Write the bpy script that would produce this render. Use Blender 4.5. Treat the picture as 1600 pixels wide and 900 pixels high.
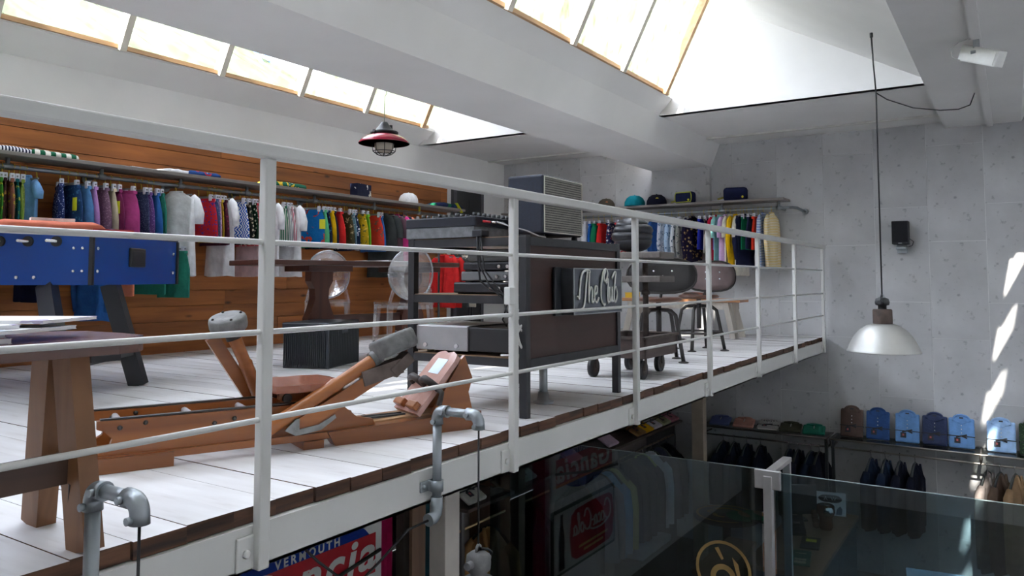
import bpy, bmesh, math, random
from mathutils import Vector, Matrix, Euler
random.seed(7)
for o in list(bpy.data.objects): bpy.data.objects.remove(o)
SC = bpy.context.scene
COL = SC.collection
PI = math.pi
def rad(a): return math.radians(a)

# ---------------------------------------------------------------- camera, sky, sun, exposure
cd = bpy.data.cameras.new('camera'); cam = bpy.data.objects.new('camera', cd); COL.objects.link(cam)
cd.sensor_width = 36; cd.lens = 1203/1600*36; cd.shift_y = -86/1600; cd.clip_start = .05; cd.clip_end = 200
cam.location = (0, -1.862, .65); cam.rotation_euler = (rad(93.5), 0, rad(33.06-90))
SC.camera = cam
w = bpy.data.worlds.new('sky'); SC.world = w; w.use_nodes = True
bg = w.node_tree.nodes['Background']; bg.inputs[0].default_value = (.82, .87, 1, 1); bg.inputs[1].default_value = 8.5
sd = bpy.data.lights.new('sun_offscreen', 'SUN'); sun = bpy.data.objects.new('sun_offscreen', sd); COL.objects.link(sun)
sd.energy = 14; sd.angle = rad(.6); sd.color = (1, .93, .82)
sun.rotation_euler = Vector((1, .125, -.72)).to_track_quat('-Z', 'Y').to_euler(); sun.location = (0, 0, 9)
SC.view_settings.view_transform = 'Standard'; SC.view_settings.look = 'None'
SC.view_settings.gamma = 1; SC.view_settings.use_curve_mapping = False
SC.view_settings.exposure = 0.6

# ---------------------------------------------------------------- materials
MATS = {}
def newmat(name):
    m = bpy.data.materials.new(name); m.use_nodes = True
    nt = m.node_tree; b = nt.nodes['Principled BSDF']
    return m, nt, b
def N(nt, t, **kw):
    n = nt.nodes.new(t)
    for k, v in kw.items():
        if k in n.inputs: n.inputs[k].default_value = v
        else: setattr(n, k, v)
    return n
def L(nt, a, b): nt.links.new(a, b)
def c4(c): return (c[0], c[1], c[2], 1)
def srgb(r, g, b):
    f = lambda x: (x/255/12.92 if x/255 <= .04045 else ((x/255+.055)/1.055)**2.4)
    return (f(r), f(g), f(b))
def ramp(nt, fac, stops, interp='LINEAR'):
    r = nt.nodes.new('ShaderNodeValToRGB'); r.color_ramp.interpolation = interp
    el = r.color_ramp.elements
    while len(el) < len(stops): el.new(.5)
    for e, (p, c) in zip(el, stops): e.position = p; e.color = c4(c)
    L(nt, fac, r.inputs[0]); return r.outputs[0]
def coords(nt, scale=(1,1,1), kind='Object', rot=(0,0,0)):
    tc = nt.nodes.new('ShaderNodeTexCoord'); mp = nt.nodes.new('ShaderNodeMapping')
    mp.inputs['Scale'].default_value = scale; mp.inputs['Rotation'].default_value = rot
    L(nt, tc.outputs[kind], mp.inputs['Vector']); return mp.outputs[0]
def mat(name, col, rough=.6, metal=0, var=.12, scale=6, bump=0, bscale=40, spec=.5):
    """plain procedural material: base colour with soft noise variation and optional fine relief"""
    if name in MATS: return MATS[name]
    m, nt, b = newmat(name)
    v = coords(nt)
    no = N(nt, 'ShaderNodeTexNoise', Scale=scale, Detail=4.0); L(nt, v, no.inputs['Vector'])
    d = tuple(max(0, x*(1-var)) for x in col); l = tuple(min(1, x*(1+var)) for x in col)
    L(nt, ramp(nt, no.outputs[0], [(.3, d), (.7, l)]), b.inputs['Base Color'])
    b.inputs['Roughness'].default_value = rough; b.inputs['Metallic'].default_value = metal
    b.inputs['Specular IOR Level'].default_value = spec
    if bump:
        n2 = N(nt, 'ShaderNodeTexNoise', Scale=bscale, Detail=3.0); L(nt, v, n2.inputs['Vector'])
        bp = N(nt, 'ShaderNodeBump', Strength=bump, Distance=.01); L(nt, n2.outputs[0], bp.inputs['Height']); L(nt, bp.outputs[0], b.inputs['Normal'])
    MATS[name] = m; return m
def wood(name, c1, c2, axis=0, rough=.45, grain=9, knots=True, perobj=True):
    """stretched-noise grain along an axis, knots, and a random tone per object"""
    if name in MATS: return MATS[name]
    m, nt, b = newmat(name)
    s = [grain*2.2]*3; s[axis] = grain*.16
    oi = nt.nodes.new('ShaderNodeObjectInfo'); tc = nt.nodes.new('ShaderNodeTexCoord')
    add = nt.nodes.new('ShaderNodeVectorMath'); add.operation = 'ADD'
    mul = nt.nodes.new('ShaderNodeVectorMath'); mul.operation = 'SCALE'; mul.inputs['Scale'].default_value = 37 if perobj else 0
    cmb = nt.nodes.new('ShaderNodeCombineXYZ')
    for i in range(3): L(nt, oi.outputs['Random'], cmb.inputs[i])
    L(nt, cmb.outputs[0], mul.inputs[0]); L(nt, tc.outputs['Object'], add.inputs[0]); L(nt, mul.outputs[0], add.inputs[1])
    mp = nt.nodes.new('ShaderNodeMapping'); mp.inputs['Scale'].default_value = s; L(nt, add.outputs[0], mp.inputs[0])
    no = N(nt, 'ShaderNodeTexNoise', Scale=1.0, Detail=6.0, Distortion=.6); L(nt, mp.outputs[0], no.inputs['Vector'])
    col = ramp(nt, no.outputs[0], [(.28, c2), (.5, tuple((x+y)/2 for x, y in zip(c1, c2))), (.72, c1)])
    if knots:
        s2 = [7.0]*3; s2[axis] = 2.6
        mp2 = nt.nodes.new('ShaderNodeMapping'); mp2.inputs['Scale'].default_value = s2; L(nt, add.outputs[0], mp2.inputs[0])
        vo = N(nt, 'ShaderNodeTexVoronoi', Scale=1.0); L(nt, mp2.outputs[0], vo.inputs['Vector'])
        k = ramp(nt, vo.outputs['Distance'], [(.05, (0, 0, 0)), (.14, (1, 1, 1))])
        mx = N(nt, 'ShaderNodeMix', data_type='RGBA'); mx.inputs[6].default_value = c4(tuple(x*.3 for x in c2)); L(nt, k, mx.inputs[0]); L(nt, col, mx.inputs[7]); col = mx.outputs[2]
    hs = nt.nodes.new('ShaderNodeHueSaturation'); mr = N(nt, 'ShaderNodeMapRange'); mr.inputs[3].default_value = .78; mr.inputs[4].default_value = 1.18
    L(nt, oi.outputs['Random'], mr.inputs[0]); L(nt, mr.outputs[0], hs.inputs['Value']); L(nt, col, hs.inputs['Color'])
    L(nt, hs.outputs[0], b.inputs['Base Color']); b.inputs['Roughness'].default_value = rough
    bp = N(nt, 'ShaderNodeBump', Strength=.25, Distance=.004); L(nt, no.outputs[0], bp.inputs['Height']); L(nt, bp.outputs[0], b.inputs['Normal'])
    MATS[name] = m; return m
def fabric(name, base, pat='plain', c2=None, c3=None, scale=20):
    """cloth: plain, dots, floral, checker, stripes (z), vstripes, waves"""
    if name in MATS: return MATS[name]
    m, nt, b = newmat(name); v = coords(nt)
    c2 = c2 or base; c3 = c3 or c2
    if pat == 'plain':
        no = N(nt, 'ShaderNodeTexNoise', Scale=14.0, Detail=3.0); L(nt, v, no.inputs['Vector'])
        col = ramp(nt, no.outputs[0], [(.3, tuple(x*.85 for x in base)), (.7, tuple(min(1, x*1.1) for x in base))])
    elif pat in ('dots', 'floral'):
        vo = N(nt, 'ShaderNodeTexVoronoi', Scale=float(scale)); L(nt, v, vo.inputs['Vector'])
        if pat == 'dots':
            col = ramp(nt, vo.outputs['Distance'], [(0, c2), (.3, base)], 'CONSTANT')
        else:
            no = N(nt, 'ShaderNodeTexNoise', Scale=float(scale)*.9, Detail=2.0); L(nt, v, no.inputs['Vector'])
            f = ramp(nt, no.outputs[0], [(0, base), (.47, c2), (.56, base), (.62, c3)], 'CONSTANT')
            d = ramp(nt, vo.outputs['Distance'], [(0, (1, 1, 1)), (.42, (0, 0, 0))], 'CONSTANT')
            mx = N(nt, 'ShaderNodeMix', data_type='RGBA'); mx.inputs[6].default_value = c4(base); L(nt, d, mx.inputs[0]); L(nt, f, mx.inputs[7]); col = mx.outputs[2]
    elif pat == 'checker':
        ck = N(nt, 'ShaderNodeTexChecker', Scale=float(scale)); L(nt, v, ck.inputs['Vector'])
        ck.inputs[1].default_value = c4(base); ck.inputs[2].default_value = c4(c2); col = ck.outputs[0]
    else:
        wv = N(nt, 'ShaderNodeTexWave', Scale=float(scale)); wv.wave_profile = 'SIN'
        wv.bands_direction = {'stripes': 'Z', 'vstripes': 'Y', 'xstripes': 'X', 'waves': 'Y'}[pat]
        if pat == 'waves':
            sp = nt.nodes.new('ShaderNodeSeparateXYZ'); L(nt, v, sp.inputs[0])
            sn = nt.nodes.new('ShaderNodeMath'); sn.operation = 'SINE'; ml = nt.nodes.new('ShaderNodeMath'); ml.operation = 'MULTIPLY'; ml.inputs[1].default_value = 110
            L(nt, sp.outputs[2], ml.inputs[0]); L(nt, ml.outputs[0], sn.inputs[0])
            m2 = nt.nodes.new('ShaderNodeMath'); m2.operation = 'MULTIPLY_ADD'; m2.inputs[1].default_value = .012; L(nt, sn.outputs[0], m2.inputs[0]); L(nt, sp.outputs[1], m2.inputs[2])
            cb = nt.nodes.new('ShaderNodeCombineXYZ'); L(nt, m2.outputs[0], cb.inputs[1]); L(nt, cb.outputs[0], wv.inputs['Vector'])
        else: L(nt, v, wv.inputs['Vector'])
        col = ramp(nt, wv.outputs['Fac'], [(0, base), (.5, c2)], 'CONSTANT')
    L(nt, col, b.inputs['Base Color']); b.inputs['Roughness'].default_value = .85; b.inputs['Specular IOR Level'].default_value = .2
    nf = N(nt, 'ShaderNodeTexNoise', Scale=25.0, Detail=2.0); L(nt, v, nf.inputs['Vector'])
    bp = N(nt, 'ShaderNodeBump', Strength=.35, Distance=.015); L(nt, nf.outputs[0], bp.inputs['Height']); L(nt, bp.outputs[0], b.inputs['Normal'])
    MATS[name] = m; return m
def clearmat(name, tint, refl=.06, dirt=None, dirtamt=.3, rough=0.02, fres=True, dscale=2.2):
    """thin clear sheet: transparent body, fresnel gloss, optional streaky dirt film"""
    if name in MATS: return MATS[name]
    m, nt, b = newmat(name); out = nt.nodes['Material Output']; nt.nodes.remove(b)
    tr = N(nt, 'ShaderNodeBsdfTransparent'); tr.inputs[0].default_value = c4(tint)
    gl = N(nt, 'ShaderNodeBsdfGlossy', Roughness=rough); gl.inputs[0].default_value = (1, 1, 1, 1)
    lw = N(nt, 'ShaderNodeLayerWeight', Blend=.35)
    mr = N(nt, 'ShaderNodeMapRange'); mr.inputs[3].default_value = refl; mr.inputs[4].default_value = min(1, refl*4+.25); L(nt, lw.outputs['Facing' if not fres else 'Fresnel'], mr.inputs[0])
    mx = nt.nodes.new('ShaderNodeMixShader'); L(nt, mr.outputs[0], mx.inputs[0]); L(nt, tr.outputs[0], mx.inputs[1]); L(nt, gl.outputs[0], mx.inputs[2])
    fin = mx.outputs[0]
    if dirt:
        v = coords(nt, (dscale*1.6, dscale, dscale*.5)); no = N(nt, 'ShaderNodeTexNoise', Scale=1.0, Detail=7.0, Distortion=.4); L(nt, v, no.inputs['Vector'])
        f = ramp(nt, no.outputs[0], [(.42, (.03,)*3), (.75, (dirtamt,)*3)])
        df = N(nt, 'ShaderNodeBsdfDiffuse'); df.inputs[0].default_value = c4(dirt)
        tl = N(nt, 'ShaderNodeBsdfTranslucent'); tl.inputs[0].default_value = c4(dirt)
        ad = nt.nodes.new('ShaderNodeMixShader'); ad.inputs[0].default_value = .6; L(nt, df.outputs[0], ad.inputs[1]); L(nt, tl.outputs[0], ad.inputs[2])
        m2 = nt.nodes.new('ShaderNodeMixShader'); L(nt, f, m2.inputs[0]); L(nt, fin, m2.inputs[1]); L(nt, ad.outputs[0], m2.inputs[2]); fin = m2.outputs[0]
    L(nt, fin, out.inputs[0]); MATS[name] = m; return m

# ---------------------------------------------------------------- geometry helpers
class MB:
    """collects boxes, tubes, lathes, prisms and sheets into one mesh"""
    def __init__(s): s.v = []; s.f = []; s.mi = []; s.sm = []
    def add(s, vs, fs, mi=0, smooth=False):
        n = len(s.v); s.v += [tuple(p) for p in vs]
        for f in fs: s.f.append(tuple(n+i for i in f)); s.mi.append(mi); s.sm.append(smooth)
        return s
    def box(s, a, b, mi=0, M=None):
        x0, y0, z0 = a; x1, y1, z1 = b
        vs = [Vector(p) for p in ((x0,y0,z0),(x1,y0,z0),(x1,y1,z0),(x0,y1,z0),(x0,y0,z1),(x1,y0,z1),(x1,y1,z1),(x0,y1,z1))]
        if M is not None: vs = [M @ p for p in vs]
        return s.add(vs, ((0,3,2,1),(4,5,6,7),(0,1,5,4),(1,2,6,5),(2,3,7,6),(3,0,4,7)), mi)
    def rbox(s, a, b, r=.01, mi=0, M=None):
        """box with chamfered edges"""
        bm = bmesh.new(); bmesh.ops.create_cube(bm, size=1)
        c = [(p+q)/2 for p, q in zip(a, b)]; d = [abs(q-p) for p, q in zip(a, b)]
        for v in bm.verts: v.co = Vector((c[i]+v.co[i]*d[i] for i in range(3)))
        r = min(r, min(d)*.45)
        bmesh.ops.bevel(bm, geom=bm.edges[:], offset=r, segments=2, profile=.5, affect='EDGES')
        bm.verts.index_update()
        vs = [M @ v.co if M is not None else v.co.copy() for v in bm.verts]; fs = [[v.index for v in f.verts] for f in bm.faces]
        bm.free(); return s.add(vs, fs, mi)
    def tube(s, pts, r, n=10, mi=0, cap=True, smooth=True):
        pts = [Vector(p) for p in pts]; rs = r if isinstance(r, (list, tuple)) else [r]*len(pts)
        rings = []; up = None
        for i, p in enumerate(pts):
            t = (pts[min(i+1, len(pts)-1)]-pts[max(i-1, 0)]).normalized()
            if up is None: up = t.orthogonal().normalized()
            up = (up-t*up.dot(t)).normalized(); sd_ = t.cross(up)
            rings.append([p+(up*math.cos(2*PI*k/n)+sd_*math.sin(2*PI*k/n))*rs[i] for k in range(n)])
        vs = [q for ring in rings for q in ring]; fs = []
        for i in range(len(pts)-1):
            for k in range(n): fs.append((i*n+k, i*n+(k+1) % n, (i+1)*n+(k+1) % n, (i+1)*n+k))
        s.add(vs, fs, mi, smooth)
        if cap:
            s.add(rings[0], [tuple(reversed(range(n)))], mi); s.add(rings[-1], [tuple(range(n))], mi)
        return s
    def bar(s, p, q, w, h, mi=0, up=(0,0,1), taper=1):
        """rectangular bar from p to q; w across, h along up"""
        p = Vector(p); q = Vector(q); t = (q-p).normalized(); u = Vector(up); u = (u-t*u.dot(t)).normalized(); sd_ = t.cross(u)
        vs = []
        for c, k in ((p, 1), (q, taper)):
            for a, b in ((-1,-1),(1,-1),(1,1),(-1,1)): vs.append(c+sd_*a*w/2*k+u*b*h/2*k)
        return s.add(vs, ((0,3,2,1),(4,5,6,7),(0,1,5,4),(1,2,6,5),(2,3,7,6),(3,0,4,7)), mi)
    def lathe(s, prof, c=(0,0,0), n=24, mi=0, M=None, smooth=True):
        vs = []; fs = []
        for r, z in prof:
            for k in range(n): vs.append(Vector((r*math.cos(2*PI*k/n), r*math.sin(2*PI*k/n), z)))
        for i in range(len(prof)-1):
            for k in range(n): fs.append((i*n+k, i*n+(k+1) % n, (i+1)*n+(k+1) % n, (i+1)*n+k))
        M = M if M is not None else Matrix.Identity(4)
        c = Vector(c); vs = [c+(M @ p) for p in vs]
        s.add(vs, fs, mi, smooth)
        for i, rev in ((0, True), (len(prof)-1, False)):
            if prof[i][0] > 1e-5:
                ring = [vs[i*n+k] for k in range(n)]; s.add(ring, [tuple(reversed(range(n))) if rev else tuple(range(n))], mi)
        return s
    def prism(s, poly, axis, a, b, mi=0, M=None):
        """2-D outline (two remaining axes in order) extruded along axis from a to b"""
        n = len(poly); vs = []
        for t in (a, b):
            for p, q in poly:
                c = [p, q]; c.insert(axis, t); vs.append(Vector(c))
        if M is not None: vs = [M @ p for p in vs]
        fs = [tuple(reversed(range(n))), tuple(range(n, 2*n))]+[(i, (i+1) % n, n+(i+1) % n, n+i) for i in range(n)]
        return s.add(vs, fs, mi)
    def ball(s, c, r, n=12, m=8, mi=0, sc=(1,1,1), M=None):
        pr = [(math.sin(PI*i/m)*1.0, -math.cos(PI*i/m)) for i in range(m+1)]
        vs = []; fs = []
        for q, z in pr:
            for k in range(n): vs.append(Vector((q*math.cos(2*PI*k/n)*r*sc[0], q*math.sin(2*PI*k/n)*r*sc[1], z*r*sc[2])))
        for i in range(m):
            for k in range(n): fs.append((i*n+k, i*n+(k+1) % n, (i+1)*n+(k+1) % n, (i+1)*n+k))
        if M is not None: vs = [M @ p for p in vs]
        c = Vector(c); return s.add([c+p for p in vs], fs, mi, True)
    def build(s, name, mats, parent=None, loc=(0,0,0), rot=(0,0,0), kind=None, label=None):
        me = bpy.data.meshes.new(name); me.from_pydata(s.v, [], s.f)
        if not isinstance(mats, (list, tuple)): mats = [mats]
        for m in mats: me.materials.append(m)
        me.polygons.foreach_set('material_index', s.mi); me.polygons.foreach_set('use_smooth', s.sm)
        bm = bmesh.new(); bm.from_mesh(me); bmesh.ops.remove_doubles(bm, verts=bm.verts[:], dist=1e-5)
        bmesh.ops.recalc_face_normals(bm, faces=bm.faces[:]); bm.to_mesh(me); bm.free(); me.update()
        o = bpy.data.objects.new(name, me); COL.objects.link(o); o.location = loc; o.rotation_euler = rot
        if parent is not None: o.parent = parent
        if kind: o['kind'] = kind
        if label: o['label'] = label
        return o
def tag(o, label, cat, group=None):
    o['label'] = label; o['category'] = cat
    if group: o['group'] = group
    return o
def thing(name, label, cat, loc=(0,0,0), rz=0, group=None):
    o = bpy.data.objects.new(name, None); COL.objects.link(o); o.location = loc; o.rotation_euler = (0, 0, rz); o.empty_display_size = .1
    return tag(o, label, cat, group)
def copy_tree(o, parent=None):
    c = o.copy(); COL.objects.link(c); c.parent = parent
    for ch in list(o.children): copy_tree(ch, c)
    return c
def RZ(a): return Matrix.Rotation(a, 4, 'Z')
def along(p, q):
    """matrix whose local Z runs from p to q, origin at p"""
    d = Vector(q)-Vector(p); return Matrix.Translation(p) @ d.to_track_quat('Z', 'Y').to_matrix().to_4x4()
def text(name, body, size, mats, parent, loc, rot, extrude=.002, shear=0, offset=0, align='CENTER', sx=1, space=1):
    """lettering as solid mesh"""
    cu = bpy.data.curves.new(name, 'FONT'); cu.body = body; cu.size = size; cu.extrude = extrude; cu.shear = shear; cu.offset = offset
    cu.align_x = align; cu.align_y = 'CENTER'; cu.space_character = space; cu.resolution_u = 4
    t = bpy.data.objects.new(name, cu); COL.objects.link(t)
    dg = bpy.context.evaluated_depsgraph_get(); me = bpy.data.meshes.new_from_object(t.evaluated_get(dg))
    bpy.data.objects.remove(t); bpy.data.curves.remove(cu)
    me.materials.clear(); me.materials.append(mats)
    o = bpy.data.objects.new(name, me); COL.objects.link(o); o.location = loc; o.rotation_euler = rot; o.scale = (sx, 1, 1)
    if parent is not None: o.parent = parent
    return o
# ---------------------------------------------------------------- setting: shell of the shop
XB, XF, YR, YL, ZG, ZC = -2.2, 9.55, -5.0, 4.5, -2.6, 2.37
white = mat('white_plaster', (.76, .75, .73), .85, var=.05, scale=1.5, bump=.06, bscale=18)
white2 = mat('ceiling_paint', (.76, .75, .73), .85, var=.05, scale=1.2, bump=.05, bscale=14)
steelwhite = mat('white_gloss_paint', (.64, .635, .61), .38, var=.04, scale=3, bump=.04, bscale=30)
dark = mat('charcoal_paint', (.022, .023, .026), .5)
def boarddeck():
    m, nt, b = newmat('white_painted_boards'); v = coords(nt, (6, .9, 6))
    oi = nt.nodes.new('ShaderNodeObjectInfo')
    no = N(nt, 'ShaderNodeTexNoise', Scale=2.5, Detail=6.0); L(nt, v, no.inputs['Vector'])
    c = ramp(nt, no.outputs[0], [(.25, (.50, .47, .45)), (.42, (.70, .69, .69)), (.7, (.79, .79, .80))])
    hs = nt.nodes.new('ShaderNodeHueSaturation'); mr = N(nt, 'ShaderNodeMapRange'); mr.inputs[3].default_value = .86; mr.inputs[4].default_value = 1.04
    L(nt, oi.outputs['Random'], mr.inputs[0]); L(nt, mr.outputs[0], hs.inputs['Value']); L(nt, c, hs.inputs['Color'])
    L(nt, hs.outputs[0], b.inputs['Base Color']); b.inputs['Roughness'].default_value = .42
    bp = N(nt, 'ShaderNodeBump', Strength=.12, Distance=.004); L(nt, no.outputs[0], bp.inputs['Height']); L(nt, bp.outputs[0], b.inputs['Normal']); return m
def concrete():
    m, nt, b = newmat('grey_cement_panel'); v = coords(nt); oi = nt.nodes.new('ShaderNodeObjectInfo')
    n1 = N(nt, 'ShaderNodeTexNoise', Scale=2.2, Detail=6.0); L(nt, v, n1.inputs['Vector'])
    n2 = N(nt, 'ShaderNodeTexNoise', Scale=16.0, Detail=5.0); L(nt, v, n2.inputs['Vector'])
    a = ramp(nt, n1.outputs[0], [(.3, (.47, .47, .475)), (.7, (.60, .60, .605))])
    p = ramp(nt, n2.outputs[0], [(.27, (.30, .30, .31)), (.38, (1, 1, 1))])
    mx = N(nt, 'ShaderNodeMix', data_type='RGBA', blend_type='MULTIPLY'); mx.inputs[0].default_value = .55; L(nt, a, mx.inputs[6]); L(nt, p, mx.inputs[7])
    hs = nt.nodes.new('ShaderNodeHueSaturation'); mr = N(nt, 'ShaderNodeMapRange'); mr.inputs[3].default_value = .93; mr.inputs[4].default_value = 1.05
    L(nt, oi.outputs['Random'], mr.inputs[0]); L(nt, mr.outputs[0], hs.inputs['Value']); L(nt, mx.outputs[2], hs.inputs['Color'])
    L(nt, hs.outputs[0], b.inputs['Base Color']); b.inputs['Roughness'].default_value = .75; return m
def moss(name='mossy_roof_sheet', k=1):
    m, nt, b = newmat(name); v = coords(nt, (3.0, .7, .7))
    n1 = N(nt, 'ShaderNodeTexNoise', Scale=2.0, Detail=7.0, Distortion=.5); L(nt, v, n1.inputs['Vector'])
    c = ramp(nt, n1.outputs[0], [(.3, (.03*k, .042*k, .008*k)), (.45, (.055*k, .068*k, .018*k)), (.58, (.08*k, .088*k, .042*k*k)), (.75, (.115*k, .115*k, .085*k))])
    L(nt, c, b.inputs['Base Color']); b.inputs['Roughness'].default_value = .9; return m
deck = boarddeck(); endgrain = wood('raw_board_edge', (.15, .07, .04), (.022, .014, .011), 0, .85, 16, False)
conc = concrete(); mossm = moss()
planktop = wood('honey_pine_plank', (.46, .155, .034), (.24, .075, .016), 0, .55, 7)

def struct(mb, name, m, parent=None): return mb.build(name, m, parent, kind='structure' if parent is None else None)
# upper floor of painted boards running away from the edge
fl = bpy.data.objects.new('floor', None); COL.objects.link(fl); fl['kind'] = 'structure'
bw = .15; b0 = MB(); b0.box((0, 0, -.045), (bw-.0025, YL, 0), 1); b0.mi[1] = 0
bd = b0.build('floor_board', [deck, endgrain], fl)
nb = int((XF-XB)/bw)
for i in range(nb+1):
    o = bd if i == 0 else bd.copy()
    if i: COL.objects.link(o); o.parent = fl
    o.location = (XB+.026+i*bw, random.uniform(-.012, .004), random.uniform(-.0015, .0015))
struct(MB().box((XB, .05, -.075), (XF, YL, -.046)), 'ceiling', mat('under_deck_ply', (.16, .13, .10), .8))
struct(MB().box((XB, YR, ZG-.1), (XF, YL, ZG)), 'floor', mat('ground_floor_resin', (.16, .145, .13), .35, var=.2))
struct(MB().box((XB, -.022, -.172), (XF-.12, -.010, -.047)).box((XB, -.022, -.172), (XF-.12, .06, -.162)).box((XB, -.010, -.059), (XF-.12, .06, -.047)), 'trim_1', steelwhite)
# far wall: cement panels
wf = struct(MB().box((XF-.007, YR, ZG), (XF+.12, YL+.1, 2.6)), 'wall_far', mat('panel_joint', (.74, .74, .73), .8))
cw = .5365; proto = {}
for i in range(-5, 9):
    y0 = -.02+i*cw; y1 = min(y0+cw, YL)-.004
    off = (.41, .0, .40, .02, .20)[i % 2 + 2*(i % 3 == 0)]
    z = ZG
    zz = [ZG]+[off+k*1.05 for k in range(-3, 4) if ZG+.08 < off+k*1.05 < ZC-.05]+[ZC]
    for a, b in zip(zz, zz[1:]):
        k = (round(y1-y0, 3), round(b-a, 3))
        if k not in proto:
            o = MB().box((-.012, 0, 0), (.02, y1-y0, b-a-.004)).build('cement_panel', conc, wf); proto[k] = o
        else:
            o = proto[k].copy(); COL.objects.link(o); o.parent = wf
        o.location = (XF+random.uniform(-.002, .002), y0, a)
struct(MB().box((XF-.085, 1.32, -.04), (XF-.014, 2.10, 2.09)), 'wall_pier', conc)
# left wall: pine planks below, plaster above, dark door near the corner
wl = struct(MB().box((XB, YL+.02, ZG), (XF, YL+.12, 2.5)).box((XB, YL-.012, 1.96), (XF, YL+.02, 2.37)).box((8.16, YL-.012, 0), (XF, YL+.02, 1.96)), 'wall_left', white)
wlb = struct(MB().box((XB, YL+.004, 0), (8.15, YL+.021, 1.96)), 'wall_left_lining', mat('pine_backing', (.34, .12, .03), .9))
pb = MB().box((0, -.02, 0), (2.9, .006, .1345)).build('pine_plank', planktop, wlb); pbd = pb.data; first = True
for r in range(14):
    x = XB-random.uniform(0, 2.0)
    while x < 8.15:
        ln = 2.9; x1 = min(x+ln, 8.15)
        if x1 > 2.2:
            if x1-x > 2.85 and x >= XB:
                o = pb if first else bpy.data.objects.new('pine_plank', pbd)
                if not first: COL.objects.link(o); o.parent = wlb
                first = False; o.location = (x, YL+random.uniform(-.003, .001), r*.14)
            else:
                xs = max(x, XB)
                o = MB().box((0, -.02, 0), (x1-xs-.004, .006, .1345)).build('pine_plank', planktop, wlb, (xs, YL+random.uniform(-.003, .001), r*.14))
        x = x1+.003
dr = bpy.data.objects.new('door_1', None); COL.objects.link(dr); dr['kind'] = 'structure'; dr.location = (8.24, YL-.014, 0)
MB().box((0, -.05, 0), (.07, 0, 1.95)).box((.63, -.05, 0), (.70, 0, 1.95)).box((0, -.05, 1.88), (.70, 0, 1.95)).build('door_frame', mat('grey_door_frame', (.09, .09, .10), .5), dr)
dl = MB().box((.07, -.03, 0), (.63, -.005, 1.88)).box((.13, -.036, .15), (.33, -.03, 1.75)).box((.37, -.036, .15), (.57, -.03, 1.75)).build('door_leaf', dark, dr)
MB().tube([(.58, -.06, .95), (.58, -.06, 1.12)], .01, 8).box((.57, -.06, .97), (.59, -.03, .99)).box((.57, -.06, 1.08), (.59, -.03, 1.1)).build('door_handle', mat('brushed_steel', (.5, .5, .5), .3, 1), dl)
# walls behind the viewpoint
struct(MB().box((XB-.1, YR, ZG), (XB, YL, 2.5)), 'wall_near', white)
struct(MB().box((XB, YR-.1, ZG), (XF, YR, 2.5)), 'wall_right', white)
# ceiling: beams, saw-tooth skylights
PER = 3.16; GX = 7.55; SX0 = -1.25
GB = (1.06, 2.54); RD = (.60, 3.46); FT = (-1.25, 2.42)
struct(MB().prism([(1.32, 2.085), (2.10, 2.085), (1.93, 2.46), (1.06, 2.54), (1.20, 2.38)], 0, XB, XF), 'ceiling_beam', white2)
struct(MB().prism([(-1.28, 2.30), (-1.98, 2.30), (-2.10, 2.54), (-1.24, 2.46)], 0, XB, XF), 'ceiling_beam', white2)
struct(MB().prism([(YL+.1, 2.365), (YL-.012, 2.365), (4.22, 2.52), (4.22, 2.56), (YL+.1, 2.56)], 0, XB, GX+.05), 'trim_2', white2)
c_ = MB()
for a, b in ((GX-.015, XF), (XB, SX0+.015)):
    for y0, y1 in ((YR, -1.9), (-1.3, 1.25), (2.05, YL)): c_.box((a, y0, ZC), (b, y1, ZC+.06))
c_.box((SX0, YR, ZC), (GX, FT[0]-PER-.02, ZC+.06)); struct(c_, 'ceiling', white2)
struct(MB().box((9.03, -1.28, ZC-.018), (9.09, 1.22, ZC)), 'trim_3', mat('batten', (.66, .65, .60), .7))
struct(MB().box((9.1, 2.1, ZC-.018), (9.16, YL-.02, ZC)), 'trim_4', MATS['batten'])
struct(MB().box((XB, -1.73, 2.275), (XF-.02, -1.67, 2.30)), 'trim_5', white2)
timber = wood('raw_frame_timber', (.52, .33, .17), (.36, .20, .09), 0, .6, 8, False)
bars_paint = mat('frame_paint', (.62, .58, .50), .6)
def dirty_glass(name, amt, lo, hi):
    m, nt, b = newmat(name); out = nt.nodes['Material Output']; nt.nodes.remove(b)
    tr = N(nt, 'ShaderNodeBsdfTransparent'); tr.inputs[0].default_value = (.95, .96, .97, 1)
    v = coords(nt, (5.5, 1.2, .9)); n1 = N(nt, 'ShaderNodeTexNoise', Scale=1.3, Detail=6.0, Distortion=.5); L(nt, v, n1.inputs['Vector'])
    v2 = coords(nt, (14, 9, 7)); n2 = N(nt, 'ShaderNodeTexNoise', Scale=1.0, Detail=5.0); L(nt, v2, n2.inputs['Vector'])
    c = ramp(nt, n1.outputs[0], [(.40, (.66, .68, .68)), (.53, (.46, .52, .26)), (.66, (.64, .66, .62))])
    f = ramp(nt, n2.outputs[0], [(.3, (lo,)*3), (.7, (hi,)*3)])
    tl = N(nt, 'ShaderNodeBsdfTranslucent'); L(nt, c, tl.inputs[0])
    mx = nt.nodes.new('ShaderNodeMixShader'); L(nt, f, mx.inputs[0]); L(nt, tr.outputs[0], mx.inputs[1]); L(nt, tl.outputs[0], mx.inputs[2]); L(nt, mx.outputs[0], out.inputs[0]); return m
pane_dirty = dirty_glass('algae_stained_glass', 1, .02, .16); pane_clean = dirty_glass('weathered_glass', 1, .0, .03)
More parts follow.
